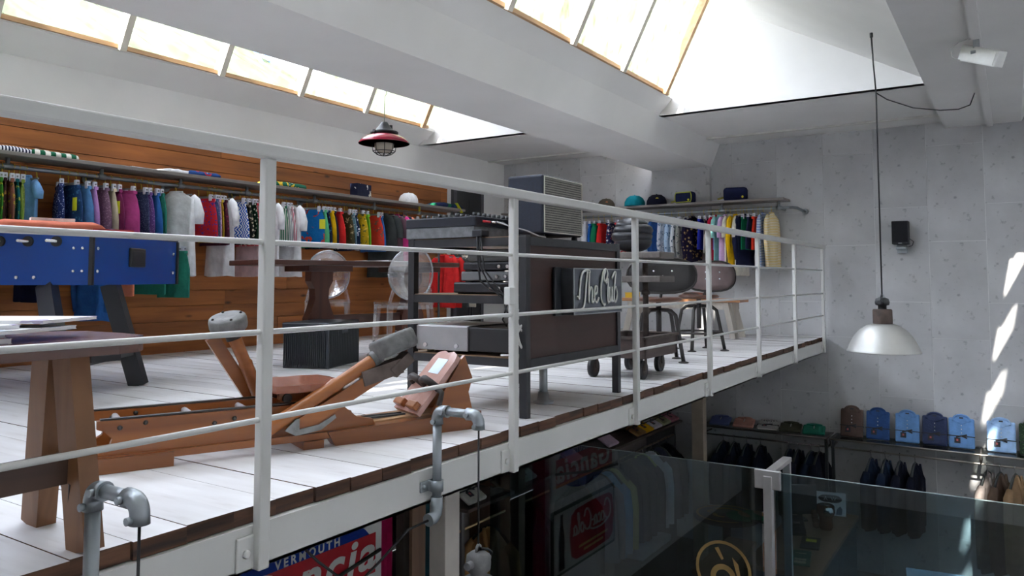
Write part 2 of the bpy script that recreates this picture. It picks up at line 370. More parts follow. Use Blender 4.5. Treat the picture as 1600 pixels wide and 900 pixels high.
for n, o_ in enumerate((0, PER, -PER)):
    g = (GB[0]+o_, GB[1]); r = (RD[0]+o_, RD[1]); f = (FT[0]+o_, FT[1])
    s = struct(MB().prism([f, r, (r[0], r[1]+.07), (f[0]-.06, f[1]+.06)], 0, SX0, GX), 'ceiling_slope', white)
    rs = MB()
    nx = 10; dx = (GX-SX0)/nx
    for i in range(nx):
        MB().prism([(f[0]-.05, f[1]+.075), (r[0]+.13, r[1]+.155), (r[0]+.13, r[1]+.17), (f[0]-.05, f[1]+.09)], 0, SX0+i*dx+.004, SX0+(i+1)*dx-.004).build('roof_sheet', mossm, s)  # unseen overhang past the ridge, added to shade upper glass and narrow the sun streak
    for gx in (GX, SX0-.08):
        struct(MB().prism([(f[0]-.02, ZC), (g[0]+.16, ZC), (g[0]+.02, g[1]+.02), (r[0], r[1]+.08), (f[0]-.06, f[1]+.06)], 0, gx, gx+.08), 'wall_gable', white)
    wn = bpy.data.objects.new('window_%d' % (n+1), None); COL.objects.link(wn); wn['kind'] = 'structure'; wn.location = (0, g[0], g[1])
    d = Vector((0, r[0]-g[0], r[1]-g[1])); ln = d.length; dn = d.normalized(); nrm = Vector((0, dn.z, -dn.y))
    MB().bar((SX0, 0, .015), (GX-.15, 0, .015), .05, .035, up=(0, 0, 1)).build('sill_rail', timber, wn)
    MB().bar(Vector((SX0, 0, 0))+d, Vector((GX-.15, 0, 0))+d, .05, .05).build('head_rail', bars_paint, wn)
    xs = [SX0+.94*k for k in range(9)]+[7.27]
    for k, x in enumerate(xs):
        MB().bar(Vector((x, 0, 0)), Vector((x, 0, 0))+d, .055 if k < 9 else .06, .11, up=nrm).build('glazing_bar', bars_paint if k < 9 else timber, wn)
    for a, b in zip(xs, xs[1:]+[GX]):
        if b-a > .1:
            MB().bar(Vector(((a+b)/2, 0, 0))+nrm*.012, Vector(((a+b)/2, 0, 0))+d+nrm*.012, b-a-.012, .005, up=nrm).build('pane', pane_clean if (n == 1 and a < 5.2) or n == 2 else pane_dirty, wn)
# neighbouring roof outside the skylights with a condenser on it
f = (FT[0]+2*PER, 2.75); r = (RD[0]+2*PER, 3.86)
nr = struct(MB().prism([f, r, (r[0]+.6, r[1]-.4), (f[0], f[1]-.4)], 0, -3, 14), 'roof', white)
for i in range(11):
    MB().prism([(f[0]-.05, f[1]+.02), (r[0], r[1]+.03), (r[0], r[1]+.045), (f[0]-.05, f[1]+.035)], 0, -3+i*1.5+.004, -3+(i+1)*1.5-.004).build('roof_sheet', mossm, nr)
struct(MB().box((7.9, 7.0, -2.75), (13.6, 12, 6.3)).box((13.6, 7.0, -2.75), (40, 12, 12)), 'wall_neighbour', moss('mossy_render', 1.45))
struct(MB().box((-14, -14, -2.9), (42, 24, -2.75)), 'ground', mat('outside_ground', (.11, .11, .10), .9))
# ---------------------------------------------------------------- balustrade along the edge
galv = mat('galvanised_steel', (.33, .36, .38), .42, .75, .18, 9, .1, 60)
bl = thing('balustrade', 'long white painted steel balustrade along the edge of the upper floor', 'railing', (0, -.042, 0))
MB().rbox((XB+.05, -.03, 1.005), (9.30, .025, 1.045), .006).build('top_rail', steelwhite, bl)
posts = [-1.12, .18, 1.491, 2.815, 4.103, 5.374, 6.632, 7.93, 9.27]
pm = MB().rbox((-.019, -.012, -.17), (.019, .02, 1.006), .005); pl = MB().rbox((-.075, .012, -.165), (.03, .0215, -.07), .008)
bt = MB().lathe([(.012, 0), (.012, .006), (.008, .009), (0, .009)], (-.045, .012, -.118), 10, M=Matrix.Rotation(PI/2, 4, 'X'))
for i, x in enumerate(posts):
    if i == 0:
        p0 = pm.build('post', steelwhite, bl, (x, 0, 0)); q0 = pl.build('base_plate', steelwhite, bl, (x, 0, 0)); r0 = bt.build('bolt', steelwhite, q0)
    else:
        p = p0.copy(); COL.objects.link(p); p.parent = bl; p.location = (x, 0, 0)
        q = copy_tree(q0, bl); q.location = (x, 0, 0)
for z in (.76, .5, .25): MB().tube([(XB+.05, .004, z), (9.28, .004, z)], .0085, 8).build('rod', steelwhite, bl)
MB().rbox((2.755, -.016, .545), (2.80, .015, .62), .004).build('clamp_block', steelwhite, bl)

# ---------------------------------------------------------------- pipe brackets with hanging lamps on the edge beam
def pipe_arm(x, zb, label, bent):
    t = thing('pipe_bracket', label, 'pipe', (x, -.022, 0), 0, 'grey pipe arms clamped to the edge beam')
    y0 = -.034; yo = -.222
    MB().tube([(0, y0, zb), (0, y0, .155)], .017, 16).build('upright_pipe', galv, t)
    MB().tube([(0, y0-.01, .168), (0, yo+.01, .168)], .016, 16).build('arm_pipe', galv, t)
    def elbow(c, d1, d2, nm):
        c = Vector(c); d1 = Vector(d1); d2 = Vector(d2); R = .030
        pts = [c+d1*.05]+[c+d1*R*(1-math.sin(a))+d2*R*(1-math.cos(a)) for a in [i*PI/2/8 for i in range(9)]]+[c+d2*.05]
        e = MB().tube(pts, [.0225]+[.0215]*9+[.0225], 16).build(nm, galv, t)
        for d in (d1, d2):
            p = c+d*.038+Vector((-.02, 0, 0)); MB().tube([p, p+Vector((-.012, 0, 0))], .009, 10).tube([p+Vector((-.012, 0, 0)), p+Vector((-.0125, 0, 0))], .005, 6).build('grub_screw', galv, e)
    elbow((0, y0, .168), (0, 0, -1), (0, -1, 0), 'elbow')
    elbow((0, yo, .168), (0, 1, 0), (0, 0, -1), 'elbow')
    cl = MB().tube([(0, y0, -.125), (0, y0, -.085)], .024, 16).rbox((-.06, -.009, -.125), (.055, 0, -.085), .004).rbox((-.02, y0, -.125), (.02, -.004, -.085), .004).build('saddle_clamp', galv, t)
    for sx in (-.045, .042): MB().ball((sx, -.011, -.105), .008, 8, 6).build('screw', galv, cl)
    if bent: MB().tube([(0, y0, zb+.045), (0, y0, zb+.01), (-.004, y0, zb-.012), (-.02, y0, zb-.026), (-.05, y0, zb-.028)], [.0225, .0225, .0225, .0225, .0235], 16).build('lower_elbow', galv, t)
    return t
pipe_arm(.995, -.75, 'galvanised pipe arm beside the trestle legs, its lower end out of sight', False)
pipe_arm(2.268, -.19, 'galvanised pipe arm with bent lower end, past the wooden rower', True)
blk = mat('black_rubber', (.012, .012, .014), .5)
greycast = mat('grey_cast_metal', (.17, .17, .17), .6, .3, .25, 20, .2, 60)
def junction_lamp(x, ztop, label):
    t = thing('pendant_lamp', label, 'lamp', (x, -.022-.222, 0), 0, 'cast pendant lamps hung from pipe arms')
    zl = ztop
    MB().tube([(0, 0, .12), (0, 0, zl)], .0035, 8).build('cord', blk, t)
    MB().tube([(-.012, 0, zl-.005), (-.010, 0, zl+.015), (0, 0, zl+.022), (.010, 0, zl+.015), (.012, 0, zl-.005)], .006, 8).build('hanging_loop', greycast, t)
    MB().lathe([(.0, zl), (.025, zl-.002), (.042, zl-.014), (.045, zl-.04), (.043, zl-.062), (.030, zl-.075), (.028, zl-.09), (.055, zl-.095), (.062, zl-.12), (.06, zl-.2), (0, zl-.2)], n=20).tube([(-.035, 0, zl-.035), (-.068, 0, zl-.035)], .014, 12).tube([(.03, 0, zl-.03), (.064, 0, zl-.04)], .012, 12).build('junction_housing', greycast, t)
    MB().tube([(.004, -.006, zl+.008), (.04, -.012, zl-.002), (.068, -.01, zl-.022), (.066, 0, zl-.04)], .005, 8).build('loop_cable', blk, t)
junction_lamp(2.268, -.305, 'grey cast pendant lamp on a black cord from the bent pipe arm')
junction_lamp(.995, -1.2, 'black cord lamp dropping from the pipe arm beside the trestle legs')
tag(MB().tube([(2.222, -.056, -.218), (2.14, -.03, -.235), (2.02, 0, -.32), (1.93, .0, -.355), (1.86, .0, -.33), (1.76, .02, -.24), (1.72, .03, -.196)], .0045, 8).build('power_cable', blk), 'black power cable sagging from the bent pipe end below the edge beam', 'cable')

# ---------------------------------------------------------------- pendant with aluminium dome
alu = mat('spun_aluminium', (.55, .55, .53), .5, .75, .08, 5)
t = thing('dome_pendant', 'spun aluminium dome pendant on a long black cord beside the cement wall', 'lamp', (6.35, -1.03, 0))
zb = .115
MB().lathe([(.255, zb), (.256, zb+.006), (.245, zb+.02), (.235, zb+.05), (.205, zb+.11), (.165, zb+.16), (.115, zb+.195), (.07, zb+.21), (.066, zb+.206), (.112, zb+.19), (.16, zb+.155), (.2, zb+.106), (.23, zb+.046), (.25, zb)], n=48).build('dome_shade', alu, t)
MB().lathe([(.0, zb+.205), (.066, zb+.205), (.068, zb+.215), (.068, zb+.31), (.062, zb+.318), (0, zb+.318)], n=24).build('lamp_holder', mat('rusty_collar', (.09, .065, .055), .7, .3, .4, 14), t)
jb = MB().lathe([(0, zb+.325), (.03, zb+.325), (.03, zb+.345), (.048, zb+.35), (.052, zb+.37), (.045, zb+.395), (.02, zb+.405), (0, zb+.405)], n=16).tube([(-.045, 0, zb+.37), (-.085, 0.01, zb+.37)], .015, 10).tube([(.045, 0, zb+.37), (.08, -.01, zb+.365)], .014, 10).tube([(-.012, 0, zb+.4), (-.01, 0, zb+.42), (0, 0, zb+.43), (.01, 0, zb+.42), (.012, 0, zb+.4)], .005, 8).tube([(0, 0, zb+.318), (0, 0, zb+.33)], .03, 12).build('junction_box', mat('dark_cast_iron', (.05, .052, .055), .55, .4), t)
MB().tube([(-.08, 0, zb+.37), (-.07, 0, zb+.41), (-.02, 0, zb+.43), (0, 0, zb+.425)], .004, 8).build('lead', blk, jb)
MB().tube([(0, 0, zb+.425), (0, 0, 2.07), (-.012, .012, 2.3), (-.008, .02, 2.52)], .0055, 8).tube([(0, 0, 2.07), (-.03, .01, 2.3), (-.035, .02, 2.5), (-.006, .02, 2.525)], .0045, 6).build('cord', blk, t)
MB().tube([(0, .0, 2.07), (.12, -.06, 2.035), (.5, -.2, 2.025), (.9, -.36, 2.06), (1.2, -.48, 2.11), (1.42, -.56, 2.18), (1.5, -.596, 2.30)], .0045, 8).build('supply_swag', blk, t)
MB().tube([(-.008, .02, 2.5), (-.008, .02, 2.535)], .012, 8).build('ceiling_hook', blk, t)
# ---------------------------------------------------------------- red caged pendant under the left skylight
redp = mat('red_enamel', (.28, .012, .035), .22, .0, .1); ironb = mat('black_iron', (.02, .02, .022), .5, .3)
t = thing('caged_pendant', 'red enamel pendant with wire cage hung under the skylight', 'lamp', (5.51, 3.2, 0))
MB().lathe([(.245, 1.965), (.248, 1.97), (.23, 1.995), (.17, 2.035), (.11, 2.06), (.10, 2.056), (.165, 2.028), (.222, 1.99), (.242, 1.965)], n=36).build('enamel_shade', redp, t)
MB().lathe([(.125, 2.055), (.135, 2.06), (.135, 2.08), (.11, 2.085), (.085, 2.10), (.045, 2.15), (.03, 2.175), (.0, 2.18)], n=24).tube([(.12, 0, 2.07), (.15, 0, 2.07)], .015, 8).tube([(-.12, 0, 2.07), (-.15, 0, 2.07)], .015, 8).tube([(.05, -.04, 2.10), (.05, -.04, 2.15)], .016, 8).build('lamp_body', ironb, t)
MB().lathe([(.09, 2.05), (.095, 1.98), (.09, 1.92), (.06, 1.885), (0, 1.875)], n=20).build('glass_jar', mat('ribbed_lamp_glass', (.45, .40, .32), .15), t)
cg = MB()
for k in range(8):
    a = k*PI/4; cg.tube([(.115*math.cos(a)*s, .115*math.sin(a)*s, z) for s, z in ((1, 2.05), (1.0, 1.95), (.92, 1.89), (.6, 1.86), (.3, 1.852))], .004, 6)
for rr, z in ((.115, 1.97), (.106, 1.89), (.035, 1.852)): cg.tube([(rr*math.cos(k*PI/8), rr*math.sin(k*PI/8), z) for k in range(17)], .004, 6)
cg.build('wire_cage', ironb, t)
MB().tube([(0, 0, 2.17), (0, 0, 2.42), (.02, -.01, 2.46), (0, 0, 2.52), (0, 0, 3.15)], .004, 6).tube([(0, 0, 3.0), (0, 0, 3.16)], .01, 6).build('cord', mat('pale_flex', (.3, .34, .28), .6), t)
# ---------------------------------------------------------------- floodlight and wall loudspeaker
t = thing('floodlight', 'white floodlight on a swivel bracket under the ceiling beam', 'floodlight', (6.02, -1.70, 0))
M_ = Matrix.Translation((0, -.03, 2.16)) @ Matrix.Rotation(rad(-38), 4, 'Z') @ Matrix.Rotation(rad(24), 4, 'X')
whp = mat('white_plastic', (.72, .72, .70), .35)
MB().rbox((-.04, -.15, -.055), (.04, .15, .055), .008, M=M_).build('lamp_body', whp, t)
MB().box((-.044, -.135, -.043), (-.039, .135, .043), M=M_).build('lens', mat('frosted_lens', (.8, .8, .78), .2), t)
MB().rbox((-.018, -.02, 2.14), (.018, .02, 2.30), .004).rbox((-.03, -.035, 2.18), (.03, .035, 2.20), .004).build('bracket', mat('zinc_bracket', (.4, .42, .43), .4, .6), t)
MB().tube([(0, .02, 2.29), (-.03, .1, 2.27), (-.04, .15, 2.23), (-.03, .14, 2.17), (0, .10, 2.15)], .004, 6).build('cable', mat('white_flex', (.6, .6, .58), .5), t)
t = thing('wall_speaker', 'small black loudspeaker on a grey bracket on the cement wall', 'speaker', (9.40, -.835, 0))
MB().rbox((-.07, -.082, 1.04), (.08, .082, 1.295), .008).build('cabinet', mat('black_cabinet', (.012, .013, .017), .5), t)
MB().box((-.076, -.074, 1.06), (-.069, .074, 1.285)).build('grille', mat('black_cloth', (.008, .009, .013), .9, var=.3, scale=90), t)
MB().rbox((-.02, -.05, .985), (.1, .05, 1.015), .006).box((.02, -.015, 1.01), (.06, .015, 1.045)).box((.09, -.05, .95), (.14, .05, 1.06)).build('bracket', galv, t)
MB().box((-.0745, -.018, 1.046), (-.0695, .018, 1.055)).build('badge', mat('pale_badge', (.5, .5, .5), .4), t)
MB().tube([(.02, -.085, 1.10), (.06, -.12, 1.07), (.1, -.1, 1.03), (.14, -.06, 1.02)], .004, 6).build('cable', blk, t)
# ---------------------------------------------------------------- trestle bench with magazines
oak = wood('worn_oak', (.27, .125, .052), (.155, .066, .026), 2, .5, 7, False)
darkoak = wood('dark_stretcher_wood', (.10, .055, .035), (.05, .026, .018), 0, .5, 8, False)
t = thing('trestle_bench', 'low wooden trestle bench with splayed plank legs beside the pipe arm', 'bench', (1.0, .2, 0))
MB().bar((.03, -.165, 0), (.035, -.055, .47), .085, .048, up=(1, 0, 0)).build('leg', oak, t)
MB().bar((.075, .155, 0), (.03, .03, .47), .085, .05, up=(1, 0, 0)).build('leg', oak, t)
MB().bar((-1.03, -.165, 0), (-1.0, -.055, .47), .085, .048, up=(1, 0, 0)).build('leg', oak, t)
MB().bar((-1.03, .155, 0), (-1.0, .03, .47), .085, .05, up=(1, 0, 0)).build('leg', oak, t)
MB().box((-1.05, -.115, .155), (.015, -.075, .225)).build('stretcher', darkoak, t)
MB().bar((.02, -.13, .13), (.12, .17, .2), .03, .05).build('cross_rail', darkoak, t)
poly = [(-1.35, -.18), (.09, -.18), (.15, -.165), (.19, -.12), (.20, .02), (.19, .16), (.15, .21), (.08, .23), (-1.35, .23)]
MB().prism(poly, 2, .465, .505).build('bench_top', wood('bench_top_wood', (.17, .075, .05), (.085, .038, .035), 0, .22, 8, False), t)
MB().box((.12, .0, .43), (.20, .06, .465)).build('end_block', blk, t)
covers = [((.82,.82,.84),(.35,.3,.5)), ((.8,.8,.82),(.6,.12,.15)), ((.84,.83,.82),(.4,.45,.55)), ((.8,.8,.8),(.3,.25,.4)), ((.85,.85,.86),(.5,.45,.6)), ((.8,.8,.8),(.3,.3,.35))]
mags = [(.70, .13, 0, .25, .33, .012, 14, 'red-spined magazine lying at the bottom of the pile on the trestle bench'), (.80, .2, 1, .24, .32, .010, -22, 'white magazine second from bottom of the pile on the trestle bench'), (.86, .17, 2, .25, .33, .009, 24, 'grey-blue magazine in the middle of the pile on the trestle bench'), (.79, .19, 3, .24, .31, .010, -8, 'dark violet magazine second from top of the pile on the trestle bench'), (.95, .2, 4, .23, .30, .008, 32, 'white magazine with mauve picture, topmost of the pile on the trestle bench')]
z = .505
for x, y, i, wd, ht, th, rz, lb in mags:
    m = thing('magazine', lb, 'magazine', (x, y+.06, z), rad(rz), 'magazines on the trestle bench')
    MB().box((-wd/2, -ht/2, .001), (wd/2-.003, ht/2, th-.001)).build('pages', mat('paper_white', (.72, .72, .74), .7), m)
    MB().box((-wd/2-.001, -ht/2, 0), (wd/2, ht/2, .001)).box((-wd/2-.001, -ht/2, th-.001), (wd/2, ht/2, th)).box((-wd/2-.002, -ht/2, 0), (-wd/2-.0005, ht/2, th)).build('cover', fabric('magazine_cover_%d' % i, covers[i][0], 'floral', covers[i][1], covers[i][0], 7), m)
    z += th
# ---------------------------------------------------------------- football table
blue = mat('blue_laminate', (.0, .055, .30), .32, var=.03, scale=2); chrome = mat('chrome', (.7, .7, .72), .15, 1)
blkp = mat('black_trim', (.018, .02, .024), .4)
t = thing('football_table', 'blue football table on black splayed legs', 'table', (2.35, 2.5, 0), rad(33))
# local x runs along the end panel, local y along the side with rods
Wx, Ly = 1.10, 1.45
MB().box((0, 0, .622), (Wx, Ly, .64)).box((.0, .0, .64), (.02, Ly, .915)).box((Wx-.02, 0, .64), (Wx, Ly, .915)).box((0, 0, .64), (Wx, .02, .915)).box((0, Ly-.02, .64), (Wx, Ly, .915)).build('cabinet', blue, t)
MB().box((.02, .02, .80), (Wx-.02, Ly-.02, .81)).build('playing_field', mat('green_field', (.05, .3, .12), .6), t)
MB().rbox((-.006, -.006, .915), (Wx+.006, .05, .93), .004).rbox((-.006, Ly-.05, .915), (Wx+.006, Ly+.006, .93), .004).rbox((-.006, .05, .915), (.06, Ly-.05, .93), .004).rbox((Wx-.06, .05, .915), (Wx+.006, Ly-.05, .93), .004).build('top_rim', mat('blue_black_rim', (.01, .02, .06), .35), t)
for x, y in ((0, 0), (Wx, 0), (0, Ly), (Wx, Ly)): MB().rbox((x-.012, y-.012, .62), (x+.012, y+.012, .918), .004).build('corner_strip', blkp, t)
for y in (.05, .10): 
    for z in (.70, .83):
        MB().ball((-.004, y, z), .010, 10, 6).build('bolt', chrome, t)
for x, z in ((.05, .70), (.05, .83), (Wx-.07, .70), (Wx-.07, .83)): MB().ball((x, -.004, z), .011, 10, 6).build('bolt', chrome, t)
for y, z in ((.32, .665), (.42, .665), (.60, .77)): MB().ball((-.004, y, z), .012, 10, 6).build('bolt', chrome, t)
gs = MB().rbox((.42, -.012, .73), (.62, .004, .85), .01).build('ball_return', blkp, t); MB().rbox((.445, -.0135, .75), (.595, -.011, .83), .004).build('return_opening', blkp, gs)
for k, y in enumerate((.20, .36, .52, .68, .84, 1.0, 1.16, 1.32)):
    b = MB().tube([(-.012, y, .868), (.03, y, .868)], .030, 14).build('rod_bearing', blkp, t)
    MB().tube([(-.10, y, .868), (Wx+.08, y, .868)], .008, 8).build('playing_rod', chrome, b)
for x in (.28, .75): MB().rbox((x-.02, .02, .93), (x+.02, .055, .955), .006).build('score_slider', blue, t)
legs = [((.40, .10, .625), (.47, -.06, 0)), ((.05, .28, .625), (-.55, -.20, 0)), ((.95, 1.25, .625), (1.12, 1.4, 0)), ((.15, 1.25, .625), (-.05, 1.4, 0))]
for a, b in legs: MB().bar(b, a, .10, .06, up=(1, 0, 0)).build('leg', blkp, t)
MB().bar((.45, -.02, .22), (-.36, -.09, .22), .05, .06).build('leg_brace', mat('grey_brace', (.06, .065, .07), .5), t)
MB().bar((1.07, 1.36, .22), (.0, 1.36, .22), .05, .06).build('leg_brace', MATS['grey_brace'], t)
# folded salmon shirt lying on the table
def cloth_lump(name, label, cat, pts, h, m, loc, rz=0, group=None, seed=1, parts=()):
    """soft folded garment: outline polygon (closed), domed and creased"""
    rnd = random.Random(seed); n = len(pts); cx = sum(p[0] for p in pts)/n; cy = sum(p[1] for p in pts)/n
    mb = MB(); rings = [(1, 0), (1.02, h*.35), (.98, h*.75), (.8, h*1.0), (.45, h*1.06), (0.02, h*1.1)]; vs = []; fs = []
    big = []
    for i in range(n):
        p, q = pts[i], pts[(i+1) % n]
        for k in range(4): big.append((p[0]+(q[0]-p[0])*k/4, p[1]+(q[1]-p[1])*k/4))
    m_ = len(big)
    for s, z in rings:
        for p in big: vs.append((cx+(p[0]-cx)*s, cy+(p[1]-cy)*s, max(0, z+(rnd.uniform(-.12, .12)*h if z > 0 and z < h*1.08 else 0))))
    for i in range(len(rings)-1):
        for k in range(m_): fs.append((i*m_+k, i*m_+(k+1) % m_, (i+1)*m_+(k+1) % m_, (i+1)*m_+k))
    fs.append(tuple(reversed(range(m_)))); fs.append(tuple((len(rings)-1)*m_+k for k in range(m_)))
    mb.add(vs, fs, 0, True)
    r = thing(name, label, cat, loc, rz, group); mb.build('folded_body', m, r); return r
salmon = fabric('salmon_cotton', (.72, .20, .12))
cl = cloth_lump('folded_shirt', 'salmon folded polo shirt with white collar lying on the blue football table', 'shirt', [(-.30, -.13), (.25, -.17), (.32, .02), (.26, .15), (0, .19), (-.32, .12)], .055, salmon, (2.28, 2.86, .93), rad(-14))
MB().prism([(-.10, -.09), (.02, -.05), (.12, -.10), (.09, .03), (0, .05), (-.09, .02)], 2, .055, .078).build('collar', fabric('white_collar', (.8, .74, .70)), cl)
MB().box((.2, -.18, .0), (.42, -.02, .02)).build('sleeve', fabric('red_sleeve', (.55, .06, .06)), cl)
m = thing('brochure', 'pink brochure lying beside the salmon shirt on the football table', 'brochure', (1.98, 3.0, .93), rad(20)); MB().box((-.14, -.1, .001), (.14, .1, .008)).build('pages', MATS['paper_white'], m); MB().box((-.141, -.101, .008), (.141, .101, .009)).build('cover', mat('pink_cover', (.6, .25, .28), .4), m)

# ---------------------------------------------------------------- wooden rowing machine
rw = wood('varnished_rower_wood', (.36, .125, .034), (.20, .062, .017), 0, .28, 6, False)
lead = mat('grey_cast_alloy', (.17, .17, .165), .6, .35, .3, 22, .25, 70); iron = mat('dark_rower_steel', (.055, .05, .048), .5, .5)
palew = wood('pale_rail_wood', (.48, .30, .15), (.33, .18, .08), 0, .35, 7, False)
t = thing('rowing_machine', 'varnished wooden rowing machine with grey cast drums on the painted boards', 'rowing machine', (1.81, .59, 0), rad(-23.3))
side = [(-.40, .172), (.30, .168), (.46, .158), (.50, .125), (.53, .10), (.60, .085), (.61, .06), (.55, .045), (-.38, .045), (-.40, .06), (-.36, .085), (-.352, .11), (-.375, .135), (-.40, .145)]
for b in (0, .235): 
    s = MB().prism(side, 1, b, b+.028).build('side_board', rw, t)
    for a, z in ((-.33, .145), (-.25, .155), (-.02, .13), (.05, .14)): MB().ball((a, b-.002, z), .0085, 8, 6).build('bolt', iron, s)
    MB().box((-.39, b+.004, .1725), (.30, b+.024, .178)).build('track_strip', mat('dark_track', (.03, .025, .022), .4), s)
MB().box((-.42, -.03, .0), (-.16, .30, .05)).build('foot_skid', rw, t)
MB().prism([(-.41, .03), (.56, .03), (.56, .055), (-.41, .055)], 1, -.02, .02).build('base_rail', rw, t)
MB().box((.30, -.04, .0), (.38, .29, .03)).build('foot_skid', rw, t)
for a in (-.32, -.08, .12): MB().tube([(a, .02, .15), (a, .24, .15)], .012, 10).build('roller_bar', mat('pale_roller', (.55, .55, .58), .3, .3), t)
ext = MB().prism([(.43, .0), (1.10, .0), (1.10, .075), (.40, .055), (.42, .015)], 1, -.03, .03).prism([(.43, .0), (1.10, .0), (1.10, .075), (.40, .055)], 1, .17, .23).build('extension_rail', rw, t)
MB().prism([(.55, .05), (1.08, .07), (1.08, .085), (.55, .065)], 1, .03, .17).build('slotted_plate', palew, t)
sl = MB().box((.60, .07, .072), (.78, .085, .0795)).box((.60, .11, .072), (.78, .125, .0795)).build('adjusting_slot', blkp, ext)
# footboard with straps and notice
M_ = Matrix.Translation((.80, .07, .085)) @ Matrix.Rotation(rad(-48), 4, 'Y')
fb = MB().prism([(-.01, -.11), (.27, -.10), (.30, -.085), (.315, -.04), (.305, .0), (.315, .04), (.30, .085), (.27, .10), (-.01, .11)], 2, 0, .022, M=M_).build('footboard', wood('glossy_footboard', (.52, .32, .28), (.40, .21, .17), 0, .12, 7, False), t)
MB().rbox((.0, -.10, .022), (.035, -.02, .05), .006, M=M_).rbox((.0, .02, .022), (.035, .10, .05), .006, M=M_).build('heel_stop', rw, fb)
MB().box((.19, -.045, .0225), (.27, .045, .0235), M=M_).build('notice_label', mat('pale_notice', (.62, .74, .82), .5), fb)
for y in (-.055, .055): MB().tube([M_ @ Vector(p) for p in ((.13, y-.055, .01), (.13, y-.035, .055), (.135, y, .065), (.13, y+.035, .055), (.13, y+.055, .01))], .016, 8).build('foot_strap', mat('dark_leather', (.045, .035, .032), .6), fb)
MB().tube([M_ @ Vector(p) for p in ((.13, -.10, .02), (.12, -.14, .0), (.07, -.15, -.02))], .012, 6).build('strap_end', MATS['dark_leather'], fb)
MB().prism([(.86, .08), (1.06, .08), (1.04, .16), (1.06, .22), (1.02, .32), (1.0, .30)], 1, -.02, .0).prism([(.86, .08), (1.06, .08), (1.04, .16), (1.06, .22), (1.02, .32), (1.0, .30)], 1, .14, .16).build('footboard_cheek', rw, t)
# sliding seat
M_ = Matrix.Translation((.33, .125, .0))
st = MB().prism([(-.13, -.14), (-.05, -.16), (0, -.145), (.05, -.16), (.13, -.14), (.15, -.06), (.15, .06), (.13, .14), (.05, .16), (0, .145), (-.05, .16), (-.13, .14), (-.15, .06), (-.15, -.06)], 2, .218, .246, M=M_).build('sliding_seat', wood('glossy_seat', (.42, .17, .11), (.30, .10, .06), 1, .12, 7, False), t)
MB().box((.23, .05, .185), (.43, .08, .218)).box((.23, .17, .185), (.43, .20, .218)).build('seat_carriage', rw, st)
for a in (.26, .40):
    for y in (.04, .19): MB().tube([(a, y, .19), (a, y+.02, .19)], .018, 12).build('seat_wheel', iron, st)
# oar arms with cast drums
def oar(b, lo, hi, wdt, drumr, dM, nm):
    hd = .04 if nm == 'near' else .03
    q = [Vector((lo[0]+(hi[0]-lo[0])*f_, b, lo[1]+(hi[1]-lo[1])*f_)) for f_ in (0, .15, .55, .6, .63, .98, 1)]
    a = MB().tube(q, [.027, .028, .026, .029, .024, .027, .025], 14).build('oar_arm', rw, t)
    MB().lathe([(0, -hd), (drumr*.86, -hd), (drumr*.96, -hd+.008), (drumr, -hd+.02), (drumr, hd-.014), (drumr*.96, hd-.004), (drumr*.9, hd), (drumr*.5, hd+.002), (.0, hd+.003)], n=28, M=dM.to_3x3().to_4x4(), c=dM.translation).build('cast_drum', lead, a)
    for k in range(4):
        p = dM @ Vector((drumr*.75*math.cos(k*PI/2), drumr*.75*math.sin(k*PI/2), hd+.002)); MB().ball(p, .006, 6, 4).build('drum_screw', iron, a)
    return a
a1 = oar(-.035, (.16, .09), (.60, .335), .05, .098, Matrix.Translation((.672, -.035, .385)) @ Matrix.Rotation(rad(-18), 4, 'Y') @ Matrix.Rotation(rad(-14), 4, 'X'), 'near')
MB().tube([(.575, -.035, .325), (.61, -.035, .345)], .032, 14).build('socket_collar', lead, a1)
MB().bar((.26, -.035, .085), (.62, -.035, .275), .055, .04, up=(0, 1, 0)).build('second_oar', rw, t)
MB().bar((.53, -.035, .255), (.70, -.035, .30), .06, .06, up=(0, 1, 0)).bar((.66, -.035, .27), (.74, -.035, .335), .045, .065, up=(0, 1, 0)).build('release_lever', mat('worn_brown_lever', (.13, .095, .08), .6, .1, .4, 16), t)
MB().prism([(.22, .085), (.26, .062), (.36, .075), (.42, .115), (.415, .128), (.35, .095), (.275, .085), (.275, .125), (.262, .125)], 1, -.062, -.055).build('pivot_bracket', mat('zinc_plate', (.3, .3, .29), .5, .6, .3, 20), t)
a2 = oar(.27, (.24, .12), (.10, .44), .05, .075, Matrix.Translation((.085, .27, .475)) @ Matrix.Rotation(rad(-14), 4, 'Y') @ Matrix.Rotation(rad(14), 4, 'X'), 'far')
MB().bar((.22, .31, .12), (.03, .31, .42), .05, .03, up=(0, 1, 0)).build('second_oar', rw, t)
MB().tube([(.11, .27, .41), (.095, .27, .452)], .03, 12).build('socket_collar', iron, a2)
# ---------------------------------------------------------------- black storage basket
bk = mat('dark_resin_weave', (.042, .049, .057), .5); 
t = thing('storage_basket', 'black ribbed storage basket standing in front of the dark pedestal table', 'basket', (4.02, 2.36, 0), rad(21))
MB().rbox((0, 0, 0), (.54, .36, .02), .004).rbox((.01, .01, .015), (.53, .35, .30), .01).build('basket_body', bk, t)
MB().rbox((-.008, -.008, .295), (.548, .368, .335), .008).build('lid', mat('dark_resin_lid', (.036, .042, .05), .4), t)
rb = MB().box((0, -.006, 0), (.006, .0105, .29)).build('rib', bk, t); rbd = rb.data
for i in range(1, 34):
    o = bpy.data.objects.new('rib', rbd); COL.objects.link(o); o.parent = t; o.location = (.012+i*.0156, 0, .008)
for i in range(1, 23):
    o = bpy.data.objects.new('rib', rbd); COL.objects.link(o); o.parent = t; o.location = (0, .012+i*.0156, .008); o.rotation_euler = (0, 0, -PI/2)
for x in (0, .532): MB().rbox((x-.006, -.008, 0), (x+.014, .012, .30), .004).build('corner_strip', bk, t)
